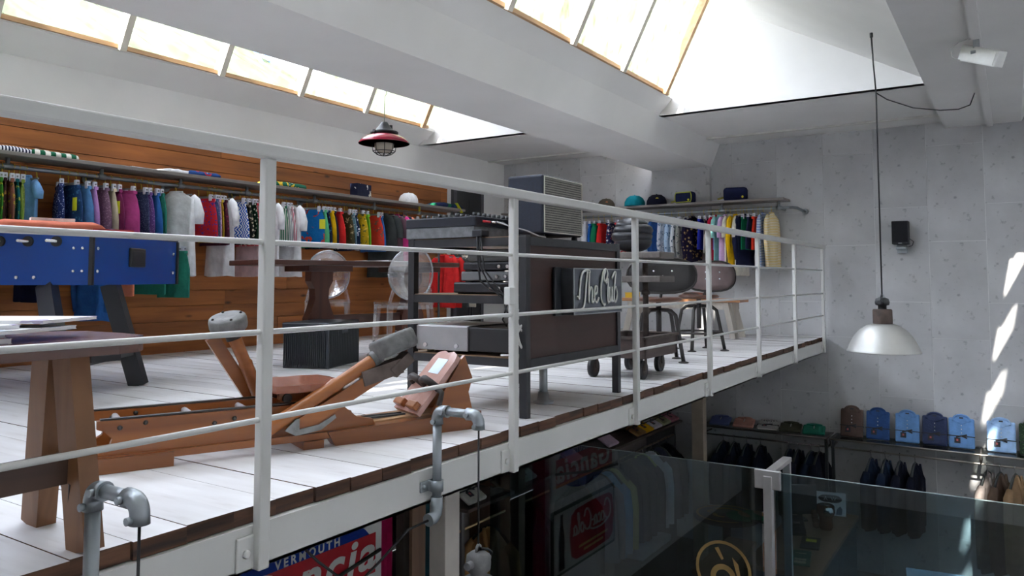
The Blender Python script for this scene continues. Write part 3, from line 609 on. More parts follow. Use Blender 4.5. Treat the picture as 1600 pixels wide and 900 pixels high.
MB().rbox((.22, -.009, .245), (.33, -.004, .275), .004).build('hand_slot', MATS['dark_resin_lid'], t)
# ---------------------------------------------------------------- dark pedestal table and clear chairs
mah = wood('dark_mahogany', (.10, .035, .022), (.05, .018, .013), 0, .4, 6, False); mahz = wood('dark_mahogany_upright', (.12, .036, .018), (.06, .018, .01), 2, .5, 6, False)
t = thing('pedestal_table', 'dark mahogany table with shaped pedestal legs near the pine wall', 'table', (4.42, 2.77, 0), rad(-13))
MB().rbox((-.62, -.14, .765), (1.25, .50, .805), .006).build('table_top', mah, t)
for q in (-.2, .72): MB().box((q, -.02, .72), (q+.4, .38, .765)).build('top_batten', mah, t)
prof = [(-.10, .72), (-.10, .64), (-.065, .58), (-.06, .50), (-.085, .42), (-.12, .34), (-.12, .12), (-.16, .06), (-.16, 0), (.16, 0), (.16, .06), (.12, .12), (.12, .34), (.085, .42), (.06, .50), (.065, .58), (.10, .64), (.10, .72)]
for x in (0, .92): MB().prism([(x+p, q) for p, q in prof], 1, .12, .22).build('pedestal', mahz, t)
MB().box((.05, .15, .28), (.9, .19, .36)).build('stretcher', mah, t)
ghost = clearmat('clear_acrylic', (.965, .965, .97), .05, (.8, .8, .82), .10, .05)
def ghost_chair(loc, rz, label):
    t = thing('clear_chair', label, 'chair', loc, rz, 'clear chairs at the dark table')
    MB().rbox((-.20, -.20, .44), (.20, .20, .465), .01).build('seat', ghost, t)
    mb = MB(); n = 20; vs = []; fs = []
    for j, q in ((0, .0), (1, .012)):
        for i in range(n):
            a = 2*PI*i/n; vs.append((.19*math.cos(a), .20+q+.05*(.5+.5*math.sin(a))-.05*math.cos(a)**2, .70+.21*math.sin(a)))
    for i in range(n): fs.append((i, (i+1) % n, n+(i+1) % n, n+i))
    fs += [tuple(reversed(range(n))), tuple(range(n, 2*n))]; mb.add(vs, fs, 0, True); mb.build('backrest', ghost, t)
    MB().tube([(.19*math.cos(2*PI*i/24), .206+.05*(.5+.5*math.sin(2*PI*i/24))-.05*math.cos(2*PI*i/24)**2, .70+.21*math.sin(2*PI*i/24)) for i in range(25)], .009, 6).build('back_rim', clearmat('acrylic_edge', (.82, .82, .84), .22, (.85, .85, .87), .5, .1), t)
    for sx in (-1, 1): MB().bar((sx*.18, .18, .46), (sx*.15, .20, .58), .035, .02).build('back_stem', ghost, t)
    for sx in (-1, 1):
        for sy in (-1, 1): MB().bar((sx*.17, sy*.17, .445), (sx*.19, sy*.20, 0), .042, .042, taper=.75).build('leg', ghost, t)
    MB().box((-.19, -.195, .41), (.19, -.18, .44)).box((-.19, .18, .41), (.19, .195, .44)).build('apron', ghost, t)
ghost_chair((5.06, 3.46, 0), rad(135), 'clear acrylic chair with rounded back pushed under the dark table')
ghost_chair((4.95, 2.45, 0), rad(150), 'clear acrylic chair with rounded back seen between the dark table and black rack')
tag(MB().prism([(0, 0), (.26, .04), (.26, .30), (0, .26)], 2, .806, .812).prism([(.30, .04), (.52, .0), (.52, .26), (.30, .30)], 2, .806, .812).box((.25, .04, .806), (.31, .29, .82)).build('open_book', MATS['paper_white'], None, (4.68, 2.62, 0), (0, 0, rad(-13))), 'white open book lying on the dark mahogany table', 'book')

# ---------------------------------------------------------------- equipment rack with music gear
fr = mat('rack_steel', (.045, .046, .05), .42, .5, .15, 12); ply = wood('rack_plywood', (.30, .19, .11), (.2, .12, .07), 0, .5, 7, False)
panelm = wood('rack_walnut_panel', (.07, .03, .022), (.04, .017, .013), 0, .55, 5, False)
X0, X1, Y0, Y1, HT = 3.09, 4.13, .07, .80, .862
t = thing('equipment_rack', 'black steel and wood rack holding music gear at the edge', 'rack', (0, 0, 0))
for x in (X0, X1-.04):
    for y in (Y0, Y1-.04): MB().rbox((x, y, 0), (x+.04, y+.04, HT), .003).build('leg', fr, t)
for z in (HT-.045, .535, .235):
    mb = MB()
    for y in (Y0, Y1-.03): 
        if z > .5 and y == Y0 and z < .8: continue
        mb.box((X0+.04, y, z), (X1-.04, y+.03, z+.04))
    for x in (X0, X1-.04): mb.box((x+.002, Y0+.04, z), (x+.036, Y1-.04, z+.04))
    mb.build('shelf_frame', fr, t)
    MB().box((X0+.01, Y0+.035, z+.018), (X1-.01, Y1-.005, z+.044)).build('shelf_board', ply, t)
MB().box((X0+.04, Y0+.012, .275), (X1-.04, Y0+.032, HT-.045)).build('front_panel', panelm, t)
MB().tube([(3.55, .25, .012), (3.55, .25, .235)], .022, 14).lathe([(.055, 0), (.055, .01), (.034, .016), (.026, .06), (.024, .06)], (3.55, .25, .0)).build('support_pipe', galv, t)
# amplifier
t = thing('amplifier', 'silver amplifier on the bottom shelf of the black rack', 'amplifier', (X0+.03, .43, .279))
MB().rbox((0, -.32, .018), (.38, .32, .135), .004).build('case', mat('black_amp_case', (.02, .02, .022), .4), t)
MB().rbox((-.012, -.005, .016), (.0, .325, .138), .003).rbox((-.0, -.005, .136), (.38, .325, .142), .002).build('front_plate', mat('satin_silver', (.42, .42, .43), .35, .7), t)
for y in (.06, .26): MB().tube([(-.012, y, .04), (-.022, y, .04)], .011, 12).build('knob', chrome, t)
for x in (.04, .34):
    for y in (-.27, .27): MB().tube([(x, y, 0), (x, y, .018)], .02, 12).build('foot', mat('brass_foot', (.35, .3, .2), .4, .6), t)
MB().box((.02, -.323, .07), (.36, -.32, .12)).tube([(.08, -.32, .10), (.085, -.333, .10)], .008, 6, 1).tube([(.12, -.32, .10), (.125, -.333, .105)], .008, 6, 1).build('rear_sockets', [blkp, mat('red_plug', (.5, .02, .03), .4)], t)
tag(MB().tube([(X0+.06+.075*math.cos(a)*(1+.12*math.sin(a*.7)), .115+.02*math.sin(a*1.3), .36+.065*math.sin(a)+.004*a) for a in [i*.3 for i in range(90)]]+[(X0+.02, .14, .292), (X0+.015, .22, .288), (X0+.04, .18, .29)], .006, 6).build('white_cable', mat('white_cable_pvc', (.62, .62, .6), .4)), 'coil of white cable hung at the open end of the black rack', 'cable')
# players on the middle shelf
def gear(name, label, x, y, z, sx, sy, sz, m, knobs=0, front=None):
    t = thing(name, label, 'hi-fi unit', (x, y, z), 0, 'stacked gear on the rack')
    MB().rbox((0, 0, .006), (sx, sy, sz), .008).build('case', m, t)
    MB().rbox((-.004, .01, .012), (.0, sy-.01, sz-.008), .001).build('front_plate', front or m, t)
    for k in range(knobs): MB().tube([(-.004, .03+k*.05, sz*.5), (-.016, .03+k*.05, sz*.5)], .009, 10).build('knob', chrome, t)
    for yy in (.03, sy-.03): MB().box((.02, yy-.015, 0), (sx-.02, yy+.015, .007)).build('foot', blkp, t)
zz = .579
gear('tuner', 'lowest black hi-fi unit stacked on the middle rack shelf', X0+.05, .12, zz, .36, .42, .06, mat('gear_black', (.02, .021, .025), .35), 4); zz += .06
gear('cassette_deck', 'grey hi-fi unit, second from bottom on the middle rack shelf', X0+.06, .14, zz, .34, .36, .055, mat('gear_grey', (.16, .165, .17), .4), 3); zz += .055
gear('disc_player', 'black hi-fi unit under the bag-like cover on the rack', X0+.05, .12, zz, .34, .36, .045, MATS['gear_black'], 3); zz += .045
tag(MB().rbox((0, 0, 0), (.26, .27, .055), .025).rbox((.01, .01, .05), (.25, .26, .068), .02).build('soft_case', mat('grey_soft_case', (.11, .11, .105), .45), None, (X0+.06, .2, zz-.002)), 'rounded grey soft case lying on top of the stacked gear', 'case')
# gear on the top: foam slab, controller, mains strip and loose leads
zt = HT+.001
tag(MB().rbox((0, 0, 0), (.42, .44, .055), .004).build('foam_slab', mat('grey_foam', (.17, .175, .185), .95, var=.25, scale=30), None, (X0-.005, .37, zt)), 'slab of grey foam under the controller on the black rack', 'foam')
t = thing('controller', 'dark mixing controller with black knobs on the foam slab', 'mixer', (X0-.01, .36, zt+.055))
MB().rbox((0, 0, 0), (.45, .45, .05), .006).build('case', mat('blue_black_case', (.016, .02, .03), .35), t)
for i in range(9):
    for j in range(4):
        MB().lathe([(.012, 0), (.010, .022), (0, .022)], (.05+i*.043, .04+j*.11, .05), 8).build('knob', blkp, t)
for i in range(3): MB().tube([(.06+i*.05, -.005, .025), (.06+i*.05, -.05, .02)], .006, 6).build('plug', chrome if i else MATS['red_plug'], t)
tag(MB().rbox((-.02, -.03, 0), (.05, .03, .035), .006).build('power_strip', blkp, None, (X0+.0, .345, zt)), 'small black power plug block on the front corner of the rack top', 'power strip')
for k, (pts, lb) in enumerate([
    ([(X0-.012, .345, zt+.02), (X0-.014, .34, .75), (X0-.01, .33, .65), (X0+.0, .28, .60), (X0+.01, .16, .57), (X0+.0, .13, .45), (X0+.06, .11, .36)], 'thick black lead hanging from the plug block in front of the shelves'),
    ([(X0-.008, .335, zt+.02), (X0-.012, .33, .72), (X0-.012, .27, .62), (X0-.004, .2, .56), (X0-.01, .15, .45), (X0+.03, .13, .33)], 'thin black lead hanging beside the thick lead in front of the shelves'),
    ([(X0-.01, .33, zt+.02), (X0-.016, .30, .70), (X0-.014, .22, .61), (X0+.0, .17, .55), (X0-.004, .2, .46), (X0+.06, .22, .425)], 'looped black lead reaching down to the silver amplifier'),
    ([(X0+.1, .305, zt+.08), (X0+.1, .25, zt+.06), (X0+.14, .15, zt+.03), (X0+.2, .12, zt+.006), (X0+.3, .14, zt+.006)], 'pale audio lead with red plug on the rack top'),
    ([(X0+.15, .305, zt+.08), (X0+.12, .22, zt+.04), (X0+.05, .2, zt+.008), (X0+.15, .13, zt+.006)], 'black audio lead curling on the rack top')]):
    tag(MB().tube(pts, .006 if k == 0 else .004, 6).build('audio_lead', blk if k != 3 else mat('grey_lead', (.35, .35, .36), .4)), lb, 'cable', 'leads on the rack')
# guitar-amp style loudspeaker
t = thing('speaker_cabinet', 'dark blue speaker cabinet with woven grey grille on the black rack', 'speaker', (3.354, .135, zt))
vin = mat('navy_vinyl', (.008, .013, .03), .55, var=.2, scale=60, bump=.15, bscale=200)
MB().rbox((0, 0, .022), (.43, .215, .328), .012).build('cabinet', vin, t)
def grille():
    m, nt, b = newmat('woven_grille'); v = coords(nt, (1, 1, 1)); wv = N(nt, 'ShaderNodeTexWave', Scale=26.0, Distortion=2.5); wv.bands_direction = 'Z'; wv.inputs['Detail Scale'].default_value = 9.0; L(nt, v, wv.inputs['Vector'])
    L(nt, ramp(nt, wv.outputs['Fac'], [(.2, (.06, .057, .052)), (.8, (.27, .255, .225))]), b.inputs['Base Color']); b.inputs['Roughness'].default_value = .8; return m
MB().rbox((.018, -.004, .038), (.412, .004, .312), .003).build('grille', grille(), t)
MB().box((.012, -.006, .030), (.418, -.001, .036)).box((.012, -.006, .314), (.418, -.001, .320)).box((.010, -.006, .03), (.016, -.001, .32)).box((.414, -.006, .03), (.42, -.001, .32)).build('piping', mat('cream_piping', (.55, .52, .45), .5), t)
for x in (.04, .39):
    for y in (.03, .185): MB().lathe([(.018, 0), (.016, .023), (0, .023)], (x, y, 0), 12).build('foot', blk, t)
MB().tube([(.43, .1, .1), (.47, .08, .11), (.47, .06, .06)], .006, 6).build('jack_plug', blkp, t)
# ---------------------------------------------------------------- neon box sign
t = thing('neon_sign', 'dark box sign with white neon script reading The Club', 'sign', (3.40, .058, 0))
MB().rbox((-.06, -.004, .47), (.02, .012, .715), .003).build('back_plate', blkp, t)
MB().rbox((0, -.072, .475), (.56, .010, .71), .004).build('sign_box', mat('sign_black', (.02, .022, .026), .3), t)
MB().box((.004, -.075, .479), (.556, -.073, .706)).build('sign_face', mat('slate_face', (.085, .095, .115), .18), t)
MB().box((-.001, -.077, .474), (.561, -.074, .479)).box((-.001, -.077, .706), (.561, -.074, .711)).box((-.001, -.077, .474), (.004, -.074, .711)).box((.556, -.077, .474), (.561, -.074, .711)).build('edge_strip', mat('clear_edge', (.35, .37, .38), .2), t)
neon = mat('neon_tube_white', (.80, .80, .74), .3, var=.02)
def strokes(name, lines, x0, z0, s, y, r, parent, m):
    for pl in lines:
        pts = []
        P = [Vector((p[0], p[1])) for p in pl]
        for i in range(len(P)-1):
            a, b, c, d = P[max(i-1, 0)], P[i], P[i+1], P[min(i+2, len(P)-1)]
            for k in range(5):
                u = k/5; q = .5*((2*b)+(c-a)*u+(2*a-5*b+4*c-d)*u*u+(3*b-a-3*c+d)*u**3); pts.append(q)
        pts.append(P[-1])
        MB().tube([(x0+q.x*s, y, z0+q.y*s) for q in pts], r, 6).build(name, m, parent)
club = [
 [(-.2, .35), (-.05, .25), (.0, .6), (.15, 1.25), (.45, 1.5), (.9, 1.52), (1.0, 1.45)],            # T bar
 [(.75, 1.5), (.62, .9), (.5, .2), (.35, -.15), (.1, -.25)],                                        # T stem
 [(.95, 1.45), (.9, .8), (.88, .05), (.92, .5), (1.1, .75), (1.22, .6), (1.2, .1), (1.32, .05), (1.42, .2)],   # h
 [(1.45, .4), (1.7, .5), (1.72, .75), (1.55, .78), (1.45, .5), (1.5, .12), (1.7, .05), (1.9, .25)],           # e
 [(2.75, 1.15), (2.85, 1.4), (2.65, 1.6), (2.35, 1.4), (2.15, .8), (2.15, .2), (2.4, -.1), (2.55, -.05)],     # C
 [(2.75, 1.15), (2.55, 1.0), (2.45, 1.25), (2.6, 1.5)],
 [(2.7, .9), (2.9, 1.1), (2.85, .1), (3.0, .05)],                                                    # l
 [(3.05, .75), (3.05, .2), (3.15, .05), (3.3, .3), (3.32, .75), (3.32, .1), (3.45, .08)],            # u
 [(3.3, 1.15), (3.6, 1.45), (3.75, 1.4), (3.6, .8), (3.55, .1), (3.75, .05), (3.9, .4), (3.75, .75), (3.58, .6)]]  # b
strokes('neon_stroke', club, 3.40-3.40+.05, .53, .112, -.082, .0045, t, neon)
strokes('neon_stroke', [[(p[0]+.07, p[1]-.05) for p in pl] for pl in club], .05, .53, .112, -.080, .0028, t, mat('grey_stroke', (.45, .46, .46), .3))  # thinner grey copy of the script, offset right, down and slightly behind
# ---------------------------------------------------------------- industrial cart table
rust = wood('weathered_cart_wood', (.13, .095, .085), (.06, .042, .04), 0, .75, 9, False); rusti = mat('rusty_iron', (.075, .058, .05), .65, .4, .4, 20, .2, 60)
slab = wood('grey_weathered_slab', (.20, .175, .16), (.11, .095, .085), 0, .6, 9, False)
t = thing('cart_table', 'rusty wheeled cart with a post carrying two weathered planks', 'table', (4.96, .36, 0))
MB().prism([(-.27, .14), (.29, .14), (.31, .27), (-.29, .27)], 1, -.20, -.175).prism([(-.27, .14), (.29, .14), (.31, .27), (-.29, .27)], 1, .175, .2).box((-.28, -.2, .14), (-.255, .2, .27)).box((.27, -.2, .14), (.295, .2, .27)).box((-.27, -.19, .135), (.29, .19, .155)).build('cart_tray', rust, t)
MB().box((-.29, -.21, .262), (.31, -.17, .278)).box((-.29, .17, .262), (.31, .21, .278)).box((-.295, -.2, .262), (-.255, .2, .278)).box((.27, -.2, .262), (.315, .2, .278)).build('tray_rim', rusti, t)
for x, y in ((-.23, -.16), (-.26, .18), (.26, -.08), (.26, .15)):
    wh = MB().tube([(x, y-.016, .062), (x, y+.016, .062)], .062, 20).build('wheel', blk, t)
    MB().tube([(x, y-.02, .062), (x, y+.02, .062)], .036, 16).build('wheel_hub', rusti, wh)
    MB().bar((x, y-.026, .06), (x, y-.026, .14), .03, .006, up=(0, 1, 0)).bar((x, y+.026, .06), (x, y+.026, .14), .03, .006, up=(0, 1, 0)).build('wheel_fork', rusti, wh)
MB().tube([(-.02, -.1, .15), (-.02, -.1, .82)], .020, 14).tube([(-.02, -.1, .55), (-.02, -.1, .58)], .03, 12).build('post', rusti, t)
MB().rbox((-.20, -.28, .795), (.06, .15, .838), .006).build('upper_plank', slab, t)
MB().rbox((-.20, -.28, .635), (.06, .15, .678), .006).build('lower_plank', slab, t)
# puffy black bag on it
t = thing('puffer_bag', 'black quilted puffer bag on the upper plank of the cart', 'bag', (4.90, .33, .838))
for k, (r, z, sc) in enumerate(((.115, .045, .6), (.128, .085, .5), (.124, .125, .5), (.102, .16, .55))): MB().ball((0, .01*(k % 2), z+.026), r, 18, 8, sc=(1, 1.15, sc)).build('quilted_roll', mat('black_nylon', (.016, .017, .022), .38, var=.4, scale=30), t)
# ---------------------------------------------------------------- swivel stools with steel shell backs
def stool(loc, rz, label, bm):
    t = thing('swivel_stool', label, 'stool', loc, rz, 'riveted metal swivel stools')
    ring = []
    for a in range(24):
        q = 2*PI*a/24; c, s_ = math.cos(q), math.sin(q); x = .27*(abs(c)**.75)*(1 if c >= 0 else -1); z = .135*(abs(s_)**.8)*(1 if s_ >= 0 else -1)
        ring.append((x, .06*(1-(x/.27)**2), z))
    vs = []; fs = []
    for y, s in ((0, 1), (.0, .55), (.0, .02)): vs += [(p[0]*s, -(.06*(1-(p[0]*s/.27)**2))-.20, p[2]*s+.685) for p in ring]
    n = 24
    for j in range(2): fs += [(j*n+k, j*n+(k+1) % n, (j+1)*n+(k+1) % n, (j+1)*n+k) for k in range(n)]
    vs2 = [(v[0], v[1]+.014, v[2]) for v in vs]; m_ = len(vs)
    fs2 = [tuple(m_+i for i in reversed(f)) for f in fs]+[(k, (k+1) % n, m_+(k+1) % n, m_+k) for k in range(n)]
    br = MB().add(vs+vs2, fs+fs2, 0, True).build('backrest', bm, t)
    MB().tube([(v[0], v[1]+.007, v[2]) for v in vs[:n]]+[(vs[0][0], vs[0][1]+.007, vs[0][2])], .011, 6).build('back_rim', iron, br)
    for x, z in ((-.07, .72), (-.07, .66), (.07, .72), (.07, .66)): MB().ball((x, -.26, z), .010, 8, 6).build('rivet', chrome, br)
    MB().bar((0, -.235, .60), (0, -.10, .50), .05, .012, up=(1, 0, 0)).build('back_bracket', iron, t)
    MB().lathe([(0, .475), (.15, .475), (.18, .485), (.19, .50), (.17, .512), (0, .505)], (0, 0, 0), 24).build('seat', wood('worn_stool_seat', (.2, .09, .05), (.12, .05, .03), 0, .35, 7, False), t)
    MB().tube([(0, 0, .20), (0, 0, .48)], .022, 12).build('spindle', iron, t)
    for k in range(4):
        a = PI/4+k*PI/2; c, s = math.cos(a), math.sin(a)
        lg = MB().tube([(.03*c, .03*s, .41), (.12*c, .12*s, .405), (.165*c, .165*s, .37), (.19*c, .19*s, .25), (.235*c, .235*s, .01)], .016, 10).build('leg', iron, t)
        MB().lathe([(.04, 0), (.04, .008), (.02, .014), (0, .014)], (.235*c, .235*s, 0), 14).build('foot_disc', iron, lg)
    MB().tube([(.212*math.cos(2*PI*k/28), .212*math.sin(2*PI*k/28), .165) for k in range(29)], .011, 8).build('foot_ring', iron, t)
stool((5.90, .56, 0), rad(-60), 'dark steel swivel stool with riveted oval back beside the cart', mat('dark_shell_back', (.05, .047, .047), .35, .4))
stool((7.02, .62, 0), rad(-42), 'rosy steel swivel stool with oval back beside the slatted bench', mat('rosy_shell_back', (.22, .16, .155), .3, .35))
# ---------------------------------------------------------------- bench by the far wall
wb = wood('whitewashed_leg', (.52, .48, .42), (.36, .32, .27), 2, .7, 8, False)
t = thing('wooden_bench', 'long wooden bench with whitewashed legs by the cement wall', 'bench', (8.68, 1.40, 0))
MB().rbox((-.17, -.72, .40), (.17, .74, .44), .006).build('seat_plank', wood('orange_bench_plank', (.42, .2, .085), (.27, .12, .05), 1, .4, 7, False), t)
for y in (-.56, .58):
    for x in (-.12, .12): MB().bar((x, y, .40), (x*1.25, y+.09*(1 if y > 0 else -1), 0), .07, .07).build('leg', wb, t)
MB().box((-.14, -.62, .32), (-.11, .64, .395)).box((.11, -.62, .32), (.14, .64, .395)).build('apron', wb, t)
t = thing('leather_bag', 'tan leather bag lying on the wooden bench', 'bag', (8.6, 1.23, .44), rad(70))
MB().ball((0, 0, .037), .15, 16, 8, sc=(1.25, .6, .24)).build('bag_body', mat('tan_leather', (.28, .10, .05), .35, var=.2), t)
MB().tube([(-.12, .05, .04), (-.05, .1, .06), (.05, .1, .06), (.12, .05, .04)], .012, 6).build('handle', mat('dark_strap', (.07, .04, .03), .5), t)
t = thing('shoe_box', 'small yellow box on the end of the wooden bench', 'box', (8.6, 2.0, .44)); MB().box((-.08, -.06, 0), (.08, .06, .05)).build('box_body', mat('yellow_card', (.7, .42, .02), .5), t); MB().box((-.083, -.063, .05), (.083, .063, .062)).build('box_lid', MATS['yellow_card'], t)
LEFT_RACK = [
    (2.571, 's', 'greenfl', -15, 'bright green and yellow floral shorts beside the darkest brown floral shorts'),
    (2.600, 's', 'greenfl2', -15, 'green leaf-print shorts between the bright green and brown floral shorts'),
    (2.625, 's', 'brownfl', -15, 'dark brown floral shorts hung by the green leaf-print shorts'),
    (2.671, 's', 'rosefl', -15, 'rosy brown floral shorts on the rail above the football table'),
    (2.705, 's', 'tealfl', -15, 'teal and yellow floral shorts beside the rosy brown floral shorts'),
    (2.743, 's', 'limefl', -15, 'pale lime floral shorts beside the light blue tee'),
    (2.808, 'k', 'skyblue', 8, 'plain light blue child tee hung beside lime floral shorts'),
    (3.031, 's', 'navydot', -22, 'navy dotted shorts hanging alone above the salmon shirt'),
    (3.092, 's', 'navytag', 0, 'dark blue shorts with yellow and green tag by the denim shorts'),
    (3.184, 's', 'denim', 10, 'light denim blue shorts beside the lilac shorts'),
    (3.228, 's', 'lilac', 0, 'lilac shorts beside the light denim blue shorts'),
    (3.324, 's', 'mauvedot', 8, 'mauve dotted shorts beside the beige shorts'),
    (3.381, 's', 'beige', 0, 'plain beige shorts between mauve dotted and magenta shorts'),
    (3.427, 's', 'magenta', 0, 'dark magenta shorts with black and yellow tag'),
    (3.566, 's', 'pink', 22, 'plain pink shorts beside the navy speckled shorts'),
    (3.655, 's', 'navyspeck', 6, 'grey navy speckled shorts beside the pink shorts'),
    (3.688, 's', 'purpdot', 0, 'purple dotted shorts between navy speckled and blue shorts'),
    (3.756, 's', 'midblue', 4, 'mid blue shorts beside the sea green shorts'),
    (3.791, 's', 'seagreen', 0, 'sea green shorts beside the white tee with the blue emblem'),
    (4.079, 't', 'white', 24, 'white tee with small blue emblem beside the sea green shorts'),
    (4.290, 's', 'redblue', 20, 'red shorts patterned with blue rings beside the white tee'),
    (4.323, 's', 'slatefl', 0, 'slate blue shorts beside the red ring-patterned shorts'),
    (4.342, 's', 'pinkfl', 0, 'pale pink patterned shorts beside the yellow patterned shorts'),
    (4.376, 's', 'yellowfl', 0, 'yellow patterned shorts between pale pink and maroon shorts'),
    (4.409, 's', 'maroonfl', 0, 'dark maroon patterned shorts beside a white tee'),
    (4.457, 't', 'white', 0, 'white tee between the maroon and the blue wavy shorts'),
    (4.638, 's', 'bluewave', 18, 'blue and white wavy striped shorts'),
    (4.674, 's', 'blackcream', 0, 'black and cream patterned shorts beside the blue wavy shorts'),
    (4.732, 's', 'greendot', 3, 'dark green shorts with white dots'),
    (4.761, 's', 'redwhite', 0, 'red and white patterned shorts beside the green dotted shorts'),
    (4.798, 't', 'palepink', 0, 'pale pink tee beside the red and white patterned shorts'),
    (4.980, 't', 'white', 0, 'white tee beside the green and white striped shorts'),
    (5.097, 's', 'greenstripe', 10, 'green and white striped shorts'),
    (5.137, 's', 'greystripe', 0, 'grey and white striped shorts'),
    (5.177, 's', 'pinkstripe', 0, 'pink and white striped shorts'),
    (5.250, 't', 'white', 6, 'white tee beside the blue shorts with red crabs'),
    (5.590, 's', 'crab', 32, 'bright blue shorts printed with red crabs'),
    (5.617, 's', 'mint', 0, 'mint green shorts beside the blue crab-print shorts'),
    (5.670, 's', 'navyteal', 0, 'navy shorts with teal print beside the bright yellow shorts'),
    (5.715, 's', 'yellow', 0, 'bright yellow shorts between navy teal-print and navy shorts'),
    (5.761, 's', 'navy', 0, 'plain navy shorts beside the plain red shorts'),
    (5.853, 's', 'red', 6, 'plain red shorts beside the khaki floral shorts'),
    (5.995, 's', 'khakifl', 8, 'khaki floral shorts beside the plain red shorts'),
    (6.033, 's', 'tealwhite', 0, 'teal and white patterned shorts beside the khaki floral shorts'),
    (6.072, 's', 'navywhite', 0, 'navy and white patterned shorts beside the yellow floral shorts'),
    (6.201, 's', 'yellowfl2', 8, 'golden yellow floral shorts beside the lime shorts'),
    (6.261, 's', 'lime', 0, 'plain lime green shorts beside the red floral shorts'),
    (6.457, 's', 'redfl', 14, 'red floral shorts beside the charcoal tee'),
    (6.488, 's', 'midblue', 0, 'blue shorts between the red floral shorts and the charcoal tee'),
    (6.682, 't', 'charcoal', 14, 'charcoal tee beside the red floral shorts'),
    (6.771, 't', 'plum', 4, 'plum brown tee beside the charcoal tee'),
    (6.861, 't', 'hotpink', 4, 'hot pink tee beside the plum brown tee'),
    (6.918, 't', 'navy', 0, 'navy tee between hot pink and salmon tees'),
    (6.964, 't', 'salmon2', 0, 'salmon tee beside the navy tee'),
    (7.152, 's', 'yellow', 24, 'yellow shorts at the end of the pine wall rail'),
]
FAR_RACK = [
    (2.962, 'k', 'white', 'plain white small tee behind the speaker cabinet'),
    (2.848, 's', 'blue', 'bright blue shorts beside the emerald shorts on the cement wall'),
    (2.772, 's', 'emerald', 'emerald shorts between bright blue and scarlet shorts'),
    (2.688, 's', 'red', 'scarlet shorts beside the checked shorts'),
    (2.577, 's', 'checks', 'navy, red and white checked shorts beside the scarlet shorts'),
    (2.439, 's', 'redbluewhite', 'red, white and blue patterned shorts beside the checked shorts'),
    (2.313, 's', 'orange', 'orange patterned shorts above the puffer bag'),
    (2.198, 's', 'limefl', 'lime patterned shorts above the puffer bag'),
    (2.014, 'l', 'white', 'plain white shirt beside the denim blue shirt'),
    (1.919, 'l', 'denim2', 'denim blue shirt beside the plain white shirt'),
    (1.834, 'l', 'whitebluefl', 'white shirt with blue flowers beside the denim blue shirt'),
    (1.741, 'l', 'iceblue', 'ice blue floral shirt'),
    (1.649, 'l', 'whiteteal', 'white shirt with dark teal leaves'),
    (1.558, 'l', 'greyleaf', 'grey leaf-print shirt beside the navy gold-spotted shirt'),
    (1.476, 'l', 'navygold', 'navy shirt with gold spots'),
    (1.323, 's', 'royal', 'royal blue shorts beside the navy gold-spotted shirt'),
    (1.259, 's', 'greydk', 'dark grey shorts beside the royal blue shorts'),
    (1.212, 's', 'hotpink', 'hot pink shorts beside the dark grey shorts'),
    (1.172, 's', 'lavender', 'lavender shorts between hot pink and crimson shorts'),
    (1.149, 'l', 'crimson', 'crimson sweatshirt beside the mint tee'),
    (1.125, 't', 'mint2', 'mint tee beside the lilac tee'),
    (1.048, 't', 'lilac2', 'lilac tee between mint and cream tees'),
    (0.994, 't', 'cream', 'cream tee beside the lilac tee'),
    (0.925, 'l', 'yellow', 'yellow sweatshirt beside the cream tees'),
    (0.871, 't', 'cream', 'cream tee behind the yellow sweatshirt'),
    (0.834, 'l', 'navy', 'navy sweatshirt beside the yellow sweatshirt'),
    (0.796, 's', 'emerald', 'green shorts between two navy garments on the cement wall'),
    (0.721, 's', 'navy', 'navy shorts beside the vermilion shorts'),
    (0.662, 's', 'vermil', 'vermilion shorts beside the blue striped jumper'),
    (0.603, 'j', 'bluestripe', 'blue and white striped jumper'),
    (0.508, 'j', 'yellowstripe', 'yellow and white striped jumper at the end of the rail'),
]
